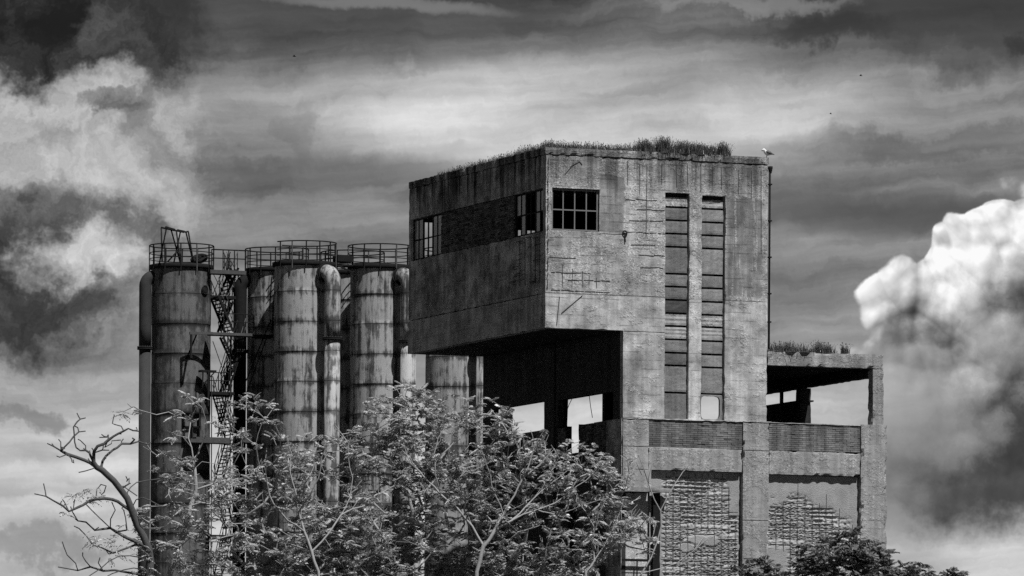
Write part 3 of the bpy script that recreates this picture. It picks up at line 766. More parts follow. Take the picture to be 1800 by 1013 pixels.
def ringplate(px, py):
    p = on_silo(sx(319, YB), YB, SR_, px, py); nrm = Vector((p.x-sx(319, YB), p.y-YB, 0)).normalized(); m = MB()
    m.tube([p-nrm*.05, p+nrm*.10], .15, 14); t = nrm.cross(Vector((0, 0, 1))); r = []
    m.tube([p+nrm*.06+(t*math.cos(a)+Vector((0, 0, 1))*math.sin(a))*.22 for a in [PI2*k/14 for k in range(14)]], .045, 5, closed=True)
    m.build('inspection_port', STEEL, s1)
ringplate(359, 510)
patch_on(sx(319, YB), YB, 342, 717, .14, .30, HOLE, 'rust_hole', s1)
# tripod frame on the dark silo
def P(px, py, Y=35.8): return onY(px, py, Y)
tf = empty('tripod_frame', (sx(319, YB), 35.8, ZD)); tag(tf, 'rusty tripod pipe frame standing on the leftmost silo', 'frame')
zf = lambda px, Y=35.8: (onY(px, 464, Y).x, Y, ZD+.08)
for (tx, ty, bx, Yt, Yb) in ((283.5, 401, 285, 35.5, 35.1), (292, 404, 280, 35.5, 36.6), (301, 405, 318, 35.5, 36.8), (310, 406, 317, 35.5, 35.0), (317, 408, 305, 35.5, 36.6), (327, 409, 341, 35.5, 36.8), (331, 407, 340, 35.5, 35.1), (316, 437, 295, 35.4, 35.1)):
    m = MB(); a = P(tx, ty, Yt); m.tube([a, (onY(bx, 462, Yb).x, Yb, ZD+.06)], .042, 6); m.build('leg', STEEL, tf)
m = MB(); a = P(283, 400, 35.5); b_ = P(327, 408, 35.5); m.tube([a, a.lerp(b_, .5)+Vector((0, 0, -.03)), b_, P(331, 407, 35.5)], .05, 6)
m.bar(a+Vector((.25, 0, .02)), a.lerp(b_, .55), .16, .10); m.bar(a.lerp(b_, .65), b_-Vector((.1, 0, 0)), .14, .12); m.build('head_beam', STEEL, tf)
# open round hatch lid
hl = empty('hatch_lid', (onY(350, 462, 35.5).x, 35.5, ZD+.08)); tag(hl, 'round dark hatch lid propped open on the leftmost silo top', 'hatch')
c_ = P(350, 455, 35.5); nrm = (Vector((-.35, -.35, .87))).normalized(); t1 = nrm.orthogonal().normalized(); t2 = nrm.cross(t1)
m = MB(); rr = .36; m.tube([c_+(t1*math.cos(a)+t2*math.sin(a))*rr for a in [PI2*k/20 for k in range(20)]], .13, 8, closed=True); m.build('rim', STEEL, hl)
m = MB(); m.bar(c_-t1*.34, c_+t1*.34, .09); m.bar(c_-Vector((.35, 0, .1)), Vector((c_.x-.36, 35.5, ZD+.06)), .08); m.build('hinge', STEEL, hl)

# ---------------------------------------------------------------- steel stair tower between the silos
st = empty('steel_stairs', (sx(405, YB), 35.4, GZ)); tag(st, 'zigzag open steel stairs between the dark silo and the next one', 'stairs')
def flight(pa, pb, Y, width=.75, n=11):
    """pa, pb: pixel ends of the near stringer, Y: its depth"""
    a = onY(*pa, Y); b_ = onY(*pb, Y); off = Vector((0, width, 0))
    m = MB(); m.bar(a, b_, .05, .12); s_ = m.build('stringer', STEEL, st)
    m = MB(); m.bar(a+off, b_+off, .05, .12); m.build('stringer', STEEL, st)
    for k in range(n):
        p = a.lerp(b_, (k+.5)/n); m = MB(); m.box(p.x-.09, p.x+.09, p.y+.04, p.y+width-.04, p.z-.012, p.z+.018); m.build('tread', STEEL, st)
    for o_ in (Vector((0, 0, 0)), off):
        m = MB(); up = Vector((0, 0, .95)); m.tube([a+o_+up, b_+o_+up], .024, 5); m.tube([a+o_+up*.5, b_+o_+up*.5], .018, 5); m.build('handrail', STEELP if o_.y == 0 else STEEL, st)
        for k in range(4):
            p = a.lerp(b_, (k+.3)/3.6)+o_; m = MB(); m.bar(p, p+up, .035); m.build('baluster', STEEL, st)
def landing(px0, px1, py, Y0, Y1, mat=STEEL, t=.16):
    a = onY(px0, py, Y0); b_ = onY(px1, py, Y0); m = MB(); m.box(a.x, b_.x, Y0, Y1, a.z-t, a.z); m.build('landing', mat, st); return a, b_
def railing(px0, px1, py, Y, h=1.0, posts=4):
    a = onY(px0, py, Y); b_ = onY(px1, py, Y); b_.z = a.z; m = MB()
    for q in (h, h*.55): m.tube([a+Vector((0, 0, q)), b_+Vector((0, 0, q))], .024, 5)
    m.build('handrail', STEEL, st)
    for k in range(posts):
        p = a.lerp(b_, k/(posts-1)); m = MB(); m.bar(p, p+Vector((0, 0, h)), .045); m.build('baluster', STEEL, st)
landing(370, 433, 474, 34.7, 35.6, STEELP, .20); railing(372, 432, 472, 34.7, 1.02, 4); railing(372, 432, 472, 35.6, 1.0, 3)
flight((419, 471), (398, 519), 35.3, 1.3, 7)
landing(368, 415, 519, 35.4, 36.6)
flight((384, 519), (410, 583), 34.6, 1.35, 11)
landing(374, 446, 584, 33.8, 34.7, STEELP, .14); m = MB(); m.bar(onY(333, 586, 33.85), onY(374, 586, 33.85), .10, .14); m.build('beam', STEELP, st); railing(393, 446, 583, 33.9, .95, 4)
landing(452, 480, 588, 33.6, 34.5, STEEL, .16)
flight((432, 591), (402, 688), 34.7, 1.35, 12)
landing(365, 412, 688, 34.6, 36.4); railing(366, 402, 686, 34.6, .95, 3)
flight((388, 690), (410, 767), 34.7, 1.35, 12)
landing(345, 404, 768, 33.9, 34.8, STEELP, .22); landing(430, 447, 768, 34.1, 35.4, STEELP, .3)
flight((412, 770), (390, 850), 34.7, 1.35, 12); flight((390, 850), (412, 930), 34.7, 1.35, 12); landing(368, 410, 940, 34.6, 36.0); flight((408, 940), (388, 1020), 34.7, 1.35, 10)
for (a_, c2) in (((398, 474), (420, 519)), ((410, 530), (388, 583)), ((392, 592), (414, 640)), ((412, 645), (392, 688)), ((408, 692), (388, 767))): flight(a_, c2, 36.3, .5, 8)
for (p, q) in (((374, 480), (392, 515)), ((392, 476), (374, 518)), ((374, 600), (402, 680)), ((402, 600), (376, 684)), ((374, 700), (404, 760))):
    m = MB(); m.tube([onY(*p, 36.0), onY(*q, 36.0)], .022, 5); m.build('stay', STEEL, st)
# bracket under the long landing, and stays
m = MB(); a = onY(336, 588, 33.8); m.bar(a, a+Vector((.0, 0, -1.25)), .10, .10); b_ = a+Vector((.1, .9, -1.1)); m.bar(a+Vector((.3, 0, 0)), b_, .06); m.bar(a+Vector((.05, 0, -1.2)), a+Vector((.05, .9, -1.2)), .1); m.build('bracket', STEEL, st)
m = MB(); a = onY(357, 651, 34.0); m.box(a.x-.1, a.x+.75, 34.0, 34.5, a.z-.08, a.z+.02); m.bar((a.x, 34.0, a.z), (a.x, 34.1, a.z-.9), .06); m.bar((a.x+.72, 34.0, a.z), (a.x, 34.1, a.z-.8), .06); m.bar((a.x+.3, 34.0, a.z), (a.x+.3, 34.0, a.z-1.9), .09); m.build('bracket', STEEL, st)
for (p, q) in (((476, 562), (424, 690)), ((470, 590), (428, 705)), ((484, 470), (478, 585)), ((405, 590), (404, 1010)), ((372, 660), (371, 1010))):
    m = MB(); m.tube([onY(*p, 34.5), onY(*q, 34.5)], .03, 5); m.build('stay', STEEL, st)
# cross-framed opening low on the dark silo
fo = on_silo(sx(319, YB), YB, SR_+.04, 336, 750); m = MB()
for (u0, u1, z0, z1) in ((-.45, -.37, -.75, .75), (.0, .07, -.75, .75), (.4, .48, -.75, .75), (-.45, .48, .7, .78), (-.45, .48, -.05, .02), (-.45, .48, -.8, -.7)):
    m.box(fo.x+u0, fo.x+u1, fo.y-.12, fo.y+.1, fo.z+z0, fo.z+z1)
m.build('window_frame', STEEL, s1)
m = MB(); a = onY(340, 772, 34.1); m.box(a.x-.3, a.x+1.9, 33.7, 34.7, a.z-.2, a.z); m.build('balcony_slab', STEELP, s1)

# ---------------------------------------------------------------- trees
def add_frond(mm, p, d, ln, up, n=7, wl=.17, droop=.5):
    """one pinnate leaf: leaflets in pairs along a drooping stalk"""
    d = d.normalized(); side = d.cross(Vector((0, 0, 1)))
    if side.length < .05: side = Vector((1, 0, 0))
    side.normalize(); nrm = side.cross(d).normalized(); tone = min(1, max(0, random.gauss(.5, .3)))
    prev = p
    for k in range(n+1):
        t = (k+.6)/(n+.6); q = p + d*ln*t + Vector((0, 0, -droop*ln*t*t))
        L = wl*(1.0-.45*abs(t-.45))*random.uniform(.85, 1.15); w = L*.42
        sides = (1, -1) if k < n else (0,)
        for s_ in sides:
            ax = (side*s_*.9 + d*.45 + Vector((0, 0, -.35))).normalized() if s_ else (d+Vector((0, 0, -.5))).normalized()
            ww = (d if s_ else side)*w*.5; ww = ww + nrm*random.uniform(-.02, .02)
            a = q; b_ = q+ax*L*.5-Vector((0, 0, .01)); c_ = q+ax*L-Vector((0, 0, .04*L/.15))
            mm.quad(a, b_+ww, c_, b_-ww, c=min(1, max(0, tone+random.uniform(-.15, .15))))
class Tree:
    def __init__(s, trunk, rad, Y0):
        s.n = []; s.par = []; s.w = []; s.Y0 = Y0
        prev = -1
        for p in trunk: prev = s.add(p, prev)
        s.tr = len(trunk); s.r0 = rad
    def add(s, p, par): s.n.append(Vector(p)); s.par.append(par); return len(s.n)-1
    def path(s, pts, par):
        for p in pts: par = s.add(p, par)
        return par
    def nearest(s, p, bias=.8):
        best, bi = 1e9, 0
        for i, q in enumerate(s.n):
            d = (p-q).length + max(0, q.z-p.z+.1)*bias
            if d < best: best, bi = d, i
        return bi, best
    def grow_to(s, p, wig=.12):
        i, d = s.nearest(p); a = s.n[i]
        k = max(1, int(d/.55)); par = i
        start = (a - s.n[s.par[i]]).normalized() if s.par[i] >= 0 else Vector((0, 0, 1))
        c = a + start*d*.35 + Vector((0, 0, .10*d))
        for j in range(1, k+1):
            t = j/k; q = a*(1-t)**2 + c*2*t*(1-t) + p*t*t
            if j < k: q = q + Vector((random.uniform(-1, 1), random.uniform(-1, 1), random.uniform(-1, 1)))*wig*min(1, d/2)
            par = s.add(q, par)
        return par
    def meshes(s, tip=.012, k=2.3):
        n = len(s.n); ch = [[] for _ in range(n)]
        for i, p in enumerate(s.par):
            if p >= 0: ch[p].append(i)
        w = [0.0]*n
        for i in range(n-1, -1, -1):
            if not ch[i]: w[i] = tip**k
            else: w[i] = sum(w[c] for c in ch[i])+ (tip*.15)**k
        r = [min(x**(1/k), s.r0) for x in w]
        sc_ = s.r0/max(r[0], 1e-6)
        r = [max(tip*.8, q*min(1, sc_) if sc_ < 1 else q*(1+(sc_-1)*min(1, (q/r[0])**.7))) for q in r]
        mm = MB(); seen = set()
        order = sorted(range(n), key=lambda i: -w[i])
        for i in order:                      # chains that follow the heaviest child
            if i in seen: continue
            ch_ = [s.par[i]] if s.par[i] >= 0 else []; j = i
            while True:
                ch_.append(j); seen.add(j)
                nx_ = [c for c in ch[j] if c not in seen]
                if not nx_: break
                j = max(nx_, key=lambda c: w[c])
            if len(ch_) < 2: continue
            rr = [r[q] for q in ch_]
            if s.par[i] >= 0: rr[0] = min(rr[0], rr[1]*1.15)
            big = max(rr); mm.tube([s.n[q] for q in ch_], rr, 8 if big > .08 else 5 if big > .025 else 4, cap=False)
        return mm
def foliage_tree(name, label, base_px, Y, blobs, nt_, fr, leaf, bark, rad=.16, seed=1, dy=2.2, bare=.12, flen=(.28, .52), wl=.16, group='trees in front of the works', trunk_px=None, tip=.014):
    random.seed(seed); b_ = onY(base_px, 1000, Y); gz = ground_z(b_.x, Y); root = empty(name, (b_.x, Y, gz-.1)); tag(root, label, 'tree', group)
    tp = [Vector((b_.x, Y, gz-.2))]
    if trunk_px:
        for (px, py) in trunk_px: tp.append(onY(px, py, Y+random.uniform(-.3, .3)))
    else:
        cx = sum(q[0] for q in blobs)/len(blobs); cy = max(q[1] for q in blobs)
        top = onY(base_px*.6+cx*.4, min(cy+40, 1040), Y)
        for t in (.35, .7, 1.0): tp.append(tp[0].lerp(top, t)+Vector((random.uniform(-.15, .15), random.uniform(-.2, .2), 0)))
    T = Tree(tp, rad, Y); area = [q[2]*q[3] for q in blobs]; tot = sum(area); targets = []
    for q, a in zip(blobs, area):
        for _ in range(max(3, int(nt_*a/tot))):
            while True:
                u, v, w = random.uniform(-1, 1), random.uniform(-1, 1), random.uniform(-1, 1)
                if u*u+v*v+w*w < 1: break
            c_ = onY(q[0]+u*q[2], q[1]+v*q[3], Y); targets.append(Vector((c_.x, Y+w*dy, c_.z)))
    targets.sort(key=lambda p: (p-tp[-1]).length)
    lm = MB(); tips = []
    for p in targets:
        e = T.grow_to(p); tips.append(e)
    for e in tips:
        p = T.n[e]; d0 = (p-T.n[T.par[e]]).normalized()
        if random.random() < bare:
            for _ in range(2):                                # a few bare twigs
                q = p + (d0+Vector((random.uniform(-.8, .8), random.uniform(-.8, .8), random.uniform(0, .8)))).normalized()*random.uniform(.3, .6); T.add(q, e)
            continue
        for k in range(random.randint(*fr)):
            a = random.uniform(0, PI2); d = (d0*.5 + Vector((math.cos(a), math.sin(a), random.uniform(-.1, .7)))).normalized()
            add_frond(lm, p+Vector((random.uniform(-.1, .1), random.uniform(-.1, .1), random.uniform(-.15, .1))), d, random.uniform(*flen), None, random.randint(6, 8), wl*random.uniform(.8, 1.15), random.uniform(.05, .6))
    T.meshes(tip).build('trunk', bark, root); lm.build('crown', leaf, root)
    return root

# old half-dead tree on the left: its limbs follow the photograph
Zp = lambda x, y: (40+x/2.715, 640+y/2.715)
def limb(pts): return [Zp(*p) for p in pts]
random.seed(11); YA = -7.0
def p3(px, py, w=0): q = onY(px, py, YA+w); return q
b_ = onY(262, 1013, YA); gz = ground_z(b_.x, YA)
ot = empty('old_tree', (b_.x, YA, gz-.1)); tag(ot, 'gnarled dark tree with nearly bare crooked limbs at the far left', 'tree', 'trees in front of the works')
T = Tree([Vector((b_.x, YA, gz-.2)), b_+Vector((.05, 0, -2)), b_], .21, YA)
main = limb([(608, 940), (600, 880), (575, 820), (550, 770), (520, 705), (495, 645), (465, 595), (435, 555), (410, 530), (380, 510), (350, 492)])
idx = {}; par = 2
def add_limb(pts, par, spread=0.0, jit=.04):
    w = 0; out = []
    for k, p in enumerate(pts):
        w += spread/len(pts); q = p3(*p, w+random.uniform(-.1, .1)); q += Vector((random.uniform(-jit, jit), 0, random.uniform(-jit, jit)))
        par = T.add(q, par); out.append(par)
    return out
mi = add_limb(main, 2)
L1 = add_limb(limb([(338, 465), (335, 445), (342, 415), (360, 395), (385, 380), (405, 360), (430, 345), (455, 330), (480, 318), (505, 312), (530, 316), (556, 324)]), mi[-1], -1.2)
L2 = add_limb(limb([(320, 470), (290, 455), (255, 443), (215, 435), (185, 418), (150, 397), (120, 383)]), mi[-1], .8)
L2b = add_limb(limb([(325, 440), (320, 420), (300, 410), (275, 413), (255, 400), (250, 370), (243, 335), (240, 305), (255, 280), (275, 260), (297, 255)]), L1[0], .5)
L2c = add_limb(limb([(200, 400), (225, 370), (245, 345), (265, 325), (296, 318)]), L2[4], .6)
L3 = add_limb(limb([(378, 485), (385, 460), (400, 438), (425, 412), (450, 396), (475, 384), (510, 377), (552, 372), (590, 380), (610, 378)]), mi[-2], 1.2)
L5 = add_limb(limb([(480, 680), (455, 658), (425, 646), (390, 642), (350, 646), (315, 658), (285, 675), (250, 690), (218, 700), (195, 678), (150, 655), (110, 635), (60, 618)]), mi[4], -1.0)
add_limb(limb([(110, 605), (98, 570)]), L5[-2]); add_limb(limb([(200, 660), (190, 650)]), L5[8])
add_limb(limb([(350, 600), (375, 572), (395, 585), (385, 610)]), L5[4], .4)
add_limb(limb([(500, 610), (515, 590), (545, 568), (590, 553), (645, 545)]), mi[5], 1.5)
add_limb(limb([(528, 670), (545, 645), (575, 640), (610, 648), (650, 676)]), mi[4], -1.0)
add_limb(limb([(505, 575), (510, 545), (500, 560)]), mi[6]); add_limb(limb([(480, 580), (545, 630)]), mi[6])
add_limb(limb([(590, 940), (560, 920), (510, 912), (460, 920), (410, 945), (370, 975), (325, 1010), (290, 1040)]), mi[0], -1.5)
add_limb(limb([(570, 985), (530, 976), (480, 985), (430, 1000), (390, 1020)]), 2, -1)
add_limb(limb([(330, 497), (300, 510), (270, 515)]), mi[-1]); add_limb(limb([(390, 400), (420, 380), (428, 365), (470, 365)]), L1[5])
add_limb(limb([(470, 300), (440, 288), (425, 282), (430, 255)]), L1[8]); add_limb(limb([(410, 340), (400, 345), (365, 350)]), L1[5]); add_limb(limb([(300, 390), (278, 365)]), L2b[2]); add_limb(limb([(330, 430), (380, 408), (410, 415)]), L1[0])
add_limb(limb([(185, 405), (178, 385), (185, 370)]), L2[4]); add_limb(limb([(230, 450), (235, 465)]), L2[3]); add_limb(limb([(180, 445), (165, 440)]), L2[3])
add_limb(limb([(535, 360), (525, 350)]), L3[6]); add_limb(limb([(240, 690), (245, 660)]), L5[7])
# paler twiggy undergrowth of the same tree
nl = add_limb(limb([(590, 880), (560, 855), (500, 835), (450, 800), (420, 780), (370, 740), (330, 700), (305, 672)]), mi[0], 2)
add_limb(limb([(340, 790), (300, 755), (265, 745), (240, 705)]), nl[4], .5); add_limb(limb([(430, 900), (380, 880), (330, 860), (300, 820), (270, 785)]), nl[1], .5)
add_limb(limb([(420, 740), (440, 700), (425, 660)]), nl[4]); add_limb(limb([(500, 790), (495, 740), (480, 700)]), nl[3])
tl = add_limb(limb([(440, 985), (380, 990), (320, 970), (260, 985), (165, 970)]), 2, .6); add_limb(limb([(250, 950), (215, 910), (200, 870)]), tl[3]); add_limb(limb([(300, 940), (290, 925)]), tl[2]); add_limb(limb([(360, 950), (365, 925)]), tl[1])
for i in list(range(12, len(T.n))):
    if random.random() < .30:
        d = (T.n[i]-T.n[T.par[i]]).normalized(); q = T.n[i] + (d*.6+Vector((random.uniform(-1, 1), random.uniform(-.8, .8), random.uniform(-.3, 1)))).normalized()*random.uniform(.10, .28); k = T.add(q, i)
        if random.random() < .5: T.add(q+Vector((random.uniform(-.15, .15), 0, random.uniform(0, .2))), k)
T.meshes(.024).build('trunk', BARKD, ot)
lm = MB()
for (cx, cy, rx, ry, n) in ((300, 612, 55, 25, 16), (340, 640, 60, 20, 9), (400, 840, 60, 30, 18), (330, 850, 30, 20, 6), (470, 900, 60, 40, 10), (230, 640, 30, 30, 4), (360, 810, 40, 30, 5), (560, 990, 60, 30, 16), (590, 900, 40, 60, 10), (220, 715, 20, 10, 3), (480, 790, 40, 30, 4)):
    for _ in range(n):
        q = onY(*Zp(cx+random.uniform(-rx, rx), cy+random.uniform(-ry, ry)), YA+random.uniform(-.6, .6)); a = random.uniform(0, PI2)
        add_frond(lm, q, Vector((math.cos(a), math.sin(a)*.5, random.uniform(-.3, .4))), random.uniform(.35, .55), None, 5, .15, .5)
lm.build('crown', LEAF, ot)

foliage_tree('leafy_tree', 'sparse twiggy tree in front of the dark silo, pale forked trunk', 300, -4.5, [(305, 800, 55, 40), (350, 860, 75, 60), (285, 930, 65, 60), (370, 960, 90, 60), (255, 720, 30, 14), (330, 715, 35, 25)], 150, (5, 8), LEAF, BARK, .15, 3, bare=.25, trunk_px=[(298, 1010), (312, 972), (327, 927), (335, 890), (345, 861), (342, 824), (337, 787)])
foliage_tree('leafy_tree', 'bushy tree in front of the steel stairs with bare forked top twigs', 455, -2.5, [(430, 740, 55, 50), (470, 830, 80, 70), (410, 900, 70, 70), (500, 920, 90, 70), (440, 980, 110, 40), (525, 800, 40, 40)], 210, (5, 8), LEAF, BARK, .14, 4, bare=.18)
foliage_tree('leafy_tree', 'dense tree between the pale silos, lower than its right neighbour', 600, -4.0, [(600, 800, 30, 50), (610, 880, 50, 60), (560, 930, 65, 60), (640, 950, 75, 55), (548, 830, 35, 30), (600, 1000, 130, 30)], 220, (5, 8), LEAF, BARK, .13, 5, bare=.15)
foliage_tree('leafy_tree', 'tallest leafy tree, crown reaching up to the foot of the overhang', 740, -3.0, [(715, 700, 55, 32), (680, 745, 55, 45), (770, 735, 55, 55), (725, 800, 90, 60), (650, 800, 40, 50), (750, 880, 90, 80), (690, 960, 100, 60), (830, 830, 50, 60)], 500, (5, 8), LEAF, BARK, .17, 6, bare=.10)
foliage_tree('leafy_tree', 'spreading tree with pale fanned branches before the dark set-back wall', 880, -5.5, [(860, 745, 45, 45), (900, 790, 55, 45), (950, 830, 75, 50), (860, 860, 70, 60), (1000, 860, 65, 45), (900, 930, 110, 60), (1010, 800, 40, 25), (940, 990, 130, 35)], 400, (5, 7), LEAF, BARK, .17, 7, bare=.22)
foliage_tree('leafy_tree', 'slender tree reaching across the corner bay under the canopy slab', 1040, -7.0, [(1065, 825, 38, 30), (1095, 895, 45, 38), (1060, 930, 45, 50), (1120, 940, 30, 35), (1020, 970, 60, 40), (1085, 850, 20, 30)], 150, (5, 8), LEAF, BARK, .11, 8, bare=.18)
def boughs(name, label, base_px, Y, lists, rad, seed):
    random.seed(seed); b_ = onY(base_px, 1013, Y); gz = ground_z(b_.x, Y); root = empty(name, (b_.x, Y, gz-.1)); tag(root, label, 'tree', 'trees in front of the works')
    T = Tree([Vector((b_.x, Y, gz-.2)), onY(base_px, 1050, Y), onY(base_px, 1005, Y)], rad, Y); names = {'root': 2}
    for start, pts in lists:
        par = names[start] if isinstance(start, str) else T.nearest(onY(*start, Y), 0)[0]; w = 0; sw = random.uniform(-.25, .25)
        prev = T.n[par]
        for (px, py) in pts:
            w += sw; q = onY(px, py, Y+w); mid_ = prev.lerp(q, .5)+Vector((random.uniform(-.06, .06), 0, random.uniform(-.06, .06)))
            par = T.add(mid_, par); par = T.add(q, par); prev = q
    for i in range(6, len(T.n)):
        if random.random() < .45:
            d = (T.n[i]-T.n[T.par[i]]).normalized(); q = T.n[i]+(d*.8+Vector((random.uniform(-.8, .8), random.uniform(-.8, .4), random.uniform(-.2, .9)))).normalized()*random.uniform(.25, .6); k = T.add(q, i)
            for _ in range(random.randint(1, 2)): T.add(q+(d*.6+Vector((random.uniform(-.6, .6), random.uniform(-.6, .4), random.uniform(0, .9)))).normalized()*random.uniform(.2, .45), k)
    T.meshes(.015).build('trunk', BARK, root); lm = MB()
    for i in range(8, len(T.n)):
        if i not in T.par and random.random() < .35:
            for _ in range(3):
                a = random.uniform(0, PI2); add_frond(lm, T.n[i], Vector((math.cos(a), math.sin(a), .2)), random.uniform(.3, .5), None, 5, .22, .7)
    lm.build('crown', LEAF, root)
boughs('branching_tree', 'pale leafless boughs fanning up to the right before the dark set-back wall', 838, -8.5, [('root', [(850, 960), (868, 935), (900, 915), (940, 898), (975, 885), (1000, 868), (1030, 845), (1055, 825), (1075, 805)]), ((868, 935), [(885, 905), (905, 870), (920, 840), (935, 800), (945, 775)]), ((900, 915), [(925, 890), (950, 865), (985, 838), (1010, 815)]), ((885, 905), [(870, 870), (862, 835), (850, 800), (838, 775)]), ((850, 960), [(830, 925), (805, 895), (775, 870), (750, 845), (722, 815), (705, 790)]), ((775, 870), [(765, 835), (762, 800), (770, 770)]), ((940, 898), [(980, 905), (1010, 895), (1035, 885)]), ((920, 840), [(950, 815), (955, 790)])], .10, 51)
boughs('branching_tree', 'thin pale boughs rising in front of the leftmost pale silo', 560, -8.0, [('root', [(548, 970), (535, 935), (525, 900), (520, 865), (510, 830), (512, 795), (505, 765)]), ((525, 900), [(545, 870), (560, 840), (565, 805), (575, 775)]), ((548, 970), [(580, 935), (600, 905), (615, 875), (620, 840), (612, 800)]), ((535, 935), [(505, 915), (480, 885), (470, 850), (455, 815), (450, 780), (460, 745)]), ((470, 850), [(440, 835), (425, 800), (430, 760)]), ((600, 905), [(640, 890), (665, 870), (690, 860)])], .08, 52)
boughs('branching_tree', 'slim pale forked stem at the corner bay left of the sapling', 1030, -9.0, [('root', [(1045, 985), (1062, 960), (1075, 935), (1088, 905), (1098, 875)]), ((1045, 985), [(1040, 950), (1044, 925), (1030, 900), (1022, 885)]), ((1044, 925), [(1052, 905), (1057, 895)]), ((1062, 960), [(1090, 940), (1110, 915), (1125, 895)])], .05, 53)

# thin bare sapling before the spalled panel
random.seed(21); YS = -6.0; b_ = onY(1128, 1013, YS); gz = ground_z(b_.x, YS)
sp = empty('bare_sapling', (b_.x, YS, gz-.1)); tag(sp, 'thin leafless sapling standing before the spalled wall panel', 'tree')
T = Tree([Vector((b_.x-.6, YS, gz-.2)), onY(1105, 1060, YS), onY(1128, 1008, YS)], .05, YS)
def sl_(pts, par):
    for p in pts: par = T.add(onY(*p, YS+random.uniform(-.2, .2)), par)
    return par
a = sl_([(1145, 980), (1156, 950), (1162, 925), (1161, 898), (1150, 878), (1140, 850), (1132, 825), (1122, 800)], 2)
sl_([(1128, 835), (1118, 812)], a-1); sl_([(1140, 840), (1147, 815), (1150, 800)], a-2)
sl_([(1175, 870), (1190, 845), (1205, 825), (1215, 812)], a-4); sl_([(1200, 830), (1210, 820), (1213, 790)], a+6)
sl_([(1185, 912), (1210, 903), (1228, 897), (1240, 880), (1243, 868)], 6)
k = sl_([(1160, 1000), (1190, 990), (1220, 968), (1240, 950), (1270, 935)], 2); sl_([(1236, 945), (1228, 960), (1212, 985), (1190, 996)], k-2)
T.meshes(.014).build('trunk', BARK, sp)
foliage_tree('leafy_shrub', 'low dark shrub at the foot of the middle pilaster', 1335, -5, [(1330, 1003, 42, 16), (1345, 1030, 50, 25)], 60, (6, 8), LEAFD, BARKD, .07, 9, dy=1.2, bare=.05, wl=.22, group='dark shrubs along the right')
foliage_tree('leafy_shrub', 'broad dark leafy shrub covering the foot of the right corner column', 1490, -6, [(1490, 965, 45, 30), (1440, 980, 40, 32), (1530, 985, 45, 28), (1590, 1003, 50, 16), (1490, 1015, 110, 30), (1500, 940, 18, 14)], 210, (6, 8), LEAFD, BARKD, .1, 10, dy=1.6, bare=.05, wl=.22, group='dark shrubs along the right')
foliage_tree('leafy_shrub', 'small sprig of dark leaves at the lower right edge of the sky', 1685, -6, [(1685, 1006, 24, 9), (1660, 1016, 30, 9), (1690, 1040, 50, 20)], 34, (6, 8), LEAFD, BARKD, .05, 12, dy=.8, bare=.05, wl=.22, group='dark shrubs along the right')
# dark hedge mass far below, filling between trunks
foliage_tree('leafy_shrub', 'thick undergrowth below the tallest tree at the frame bottom', 800, -1.2, [(700, 1000, 170, 45), (900, 1005, 150, 40), (480, 1010, 150, 35)], 240, (5, 8), LEAF, BARK, .1, 13, dy=1.2, bare=.05)

# ---------------------------------------------------------------- roof growth
def blades(mm, x, y, z, n, hmin, hmax, spread, lean=.25):
    for _ in range(n):
        a = random.uniform(0, PI2); q = Vector((x+random.gauss(0, spread), y+random.gauss(0, spread), z)); h = random.uniform(hmin, hmax)
        d = Vector((math.cos(a)*lean*random.random(), math.sin(a)*lean*random.random(), 1))*h; s_ = Vector((math.cos(a+1.5), math.sin(a+1.5), 0))*.014; t = random.random()
        m1 = q+d*.55; e_ = q+d+Vector((d.x, d.y, 0))*.4
        mm.quad(q-s_, q+s_, m1+s_*.7, m1-s_*.7, c=t); mm.quad(m1-s_*.7, m1+s_*.7, e_, e_, c=t) if False else mm.quad(m1-s_*.7, m1+s_*.7, e_+s_*.15, c=t)
        if random.random() < .35: mm.quad(e_-s_*1.6, e_+s_*1.6, e_+Vector((0, 0, .07))+s_*.5, c=t)
random.seed(40); mm = MB()
for k in range(1500):
    x = random.uniform(0, 9.6); w_ = .5+.5*nv((x, 0, 3), .7); blades(mm, x, .1+abs(random.gauss(0, .5)), ZT-.03, 2, .10, .18+.46*max(0, w_), .05)
for k in range(1300):
    y = random.uniform(0, 15.5)**1.0; w_ = .5+.5*nv((y, 7, 3), .5); blades(mm, .12+abs(random.gauss(0, .5)), y, ZT-.03, 2, .08, (.2+.5*max(0, w_))*(1-.6*y/15.5), .05)
tag(mm.build('grass', GRASS), 'dry grass growing along the roof edges of the tower', 'grass', kind='stuff')
def clump(x, y, z, n, h, sp_, label, grp):
    m_ = MB(); m_.lathe(0, 0, [(sp_*1.8, 0), (sp_*1.2, .05), (.01, .07)], 10); blades(m_, 0, 0, 0, n*2, h*.35, h, sp_, .55)
    blades(m_, 0, 0, 0, n//2, h*.7, h*1.15, sp_*.8, .35)
    o = m_.build('roof_plant', GRASS); o.location = (x, y, z); tag(o, label, 'plant', grp); return o
for px, h, sp_, n, lb in ((1133, .60, .20, 260, 'leftmost dark tuft of the tall row on the tower roof'), (1165, .74, .22, 380, 'tallest bushy dark tuft on the tower roof'), (1200, .62, .24, 300, 'feathery tuft just right of the tallest roof bush'), (1228, .56, .24, 260, 'short slanting tuft near the right end of the roof row'), (1248, .48, .20, 160, 'low thin tuft beside the last roof bush'), (1270, .64, .16, 220, 'rightmost rounded tuft on the tower roof, nearest the gull')):
    clump(onY(px, 270, .3).x, .3, ZT-.03, n, h, sp_, lb, 'tall tufts on the tower roof')
mm = MB()
for k in range(260): blades(mm, random.uniform(11.9, 15.6), .1+abs(random.gauss(0, .4)), 28.0, 2, .06, .22, .06)
tag(mm.build('grass', GRASS), 'short grass on the low pavilion roof', 'grass', kind='stuff')
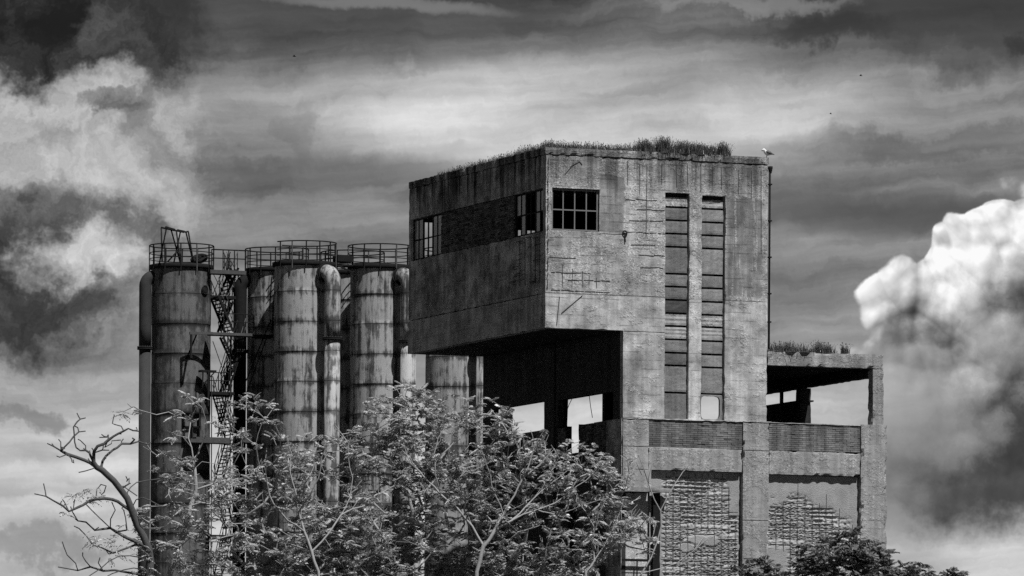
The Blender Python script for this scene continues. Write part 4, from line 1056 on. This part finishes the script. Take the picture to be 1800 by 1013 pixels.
for px, h, sp_, n, lb in ((1362, .44, .20, 60, 'tuft on the pavilion roof against the tower wall'), (1385, .50, .26, 120, 'wide tuft on the pavilion roof next to the tower'), (1410, .40, .26, 70, 'low tuft between the two wide pavilion roof tufts'), (1440, .54, .17, 110, 'upright tuft in the middle of the pavilion roof'), (1456, .46, .16, 70, 'narrow tuft right of the middle of the pavilion roof'), (1484, .50, .12, 60, 'rightmost lone tuft on the pavilion roof')):
    clump(onY(px, 620, .3).x, .3, 28.0, n, h, sp_, lb, 'tufts on the pavilion roof')

# ---------------------------------------------------------------- gull on the parapet
g0 = onY(1346, 276, .15); gl = empty('gull', (g0.x, .15, ZT)); tag(gl, 'white-headed gull with grey wings standing on the roof corner', 'gull')
GW = simple('gull_white', .75, .8, .2, 0, .1); GG = simple('gull_grey', .16, .8, .2, 0, .3); GK = simple('gull_black', .03, .7, .2, 0, .2)
fx = lambda px, py: onY(px, py, .15)
spine = [(1339.5, 265.5, .03), (1340.5, 264.2, .055), (1342.5, 263.6, .075), (1344, 264.8, .075), (1345, 266.5, .085), (1347, 268.6, .115), (1349.5, 269.6, .12), (1352, 270.0, .10), (1354.5, 270.4, .065), (1357, 271, .035), (1359.5, 271.6, .018)]
m = MB(); m.tube([fx(p, q) for p, q, r in spine], [r for p, q, r in spine], 12); m.build('body', GW, gl)
for s_ in (-1, 1):
    m = MB(); off = Vector((0, .085*s_, .012)); m.tube([fx(p, q)+off*k for p, q, k in ((1345.5, 267.2, .9), (1348, 267.8, 1.1), (1351, 268.8, 1.0), (1354.5, 270.0, .7), (1358, 271.2, .35), (1361, 272.0, .2))], [.03, .085, .085, .055, .03, .01], 10); m.build('wing', GG, gl)
m = MB(); m.tube([fx(1357, 270.9), fx(1359.5, 271.4), fx(1361, 272.0)], [.03, .03, .012], 6); m.build('tail', GK, gl)
m = MB(); m.tube([fx(1340, 264.9), fx(1338.8, 265.3), fx(1338.1, 265.9)], [.022, .016, .005], 6); m.build('beak', GG, gl)
for s_ in (-1, 1):
    m = MB(); a = fx(1348.5, 271.5)+Vector((.03*s_, .05*s_, 0)); b_ = Vector((a.x-.04, a.y, ZT+.01)); m.tube([a, b_, b_+Vector((-.07, 0, -.003))], .014, 5); m.build('leg', GG, gl)
# far birds
for (px, py, D_, s_, lb) in ((517, 99, 120, .5, 'tiny distant bird high above the silos'), (1513, 133, 160, .5, 'tiny distant bird high above the right edge of the tower'), (1460, 200, 200, .4, 'tiniest distant bird, lower one right of the tower')):
    q = onY(px, py, D_); r0 = empty('flying_bird', q); tag(r0, lb, 'bird', 'birds far off in the sky')
    m = MB(); m.tube([q+Vector((-.22*s_, 0, 0)), q, q+Vector((.3*s_, 0, -.02))], [.01, .06*s_+.02, .01], 6); m.build('body', GK, r0)
    for k in (-1, 1):
        m = MB(); m.tube([q, q+Vector((.1*k*s_, .35*s_*k, .12*s_)), q+Vector((.35*k*s_, .7*s_*k, .02))], [.04, .03, .008], 4); m.build('wing', GK, r0)
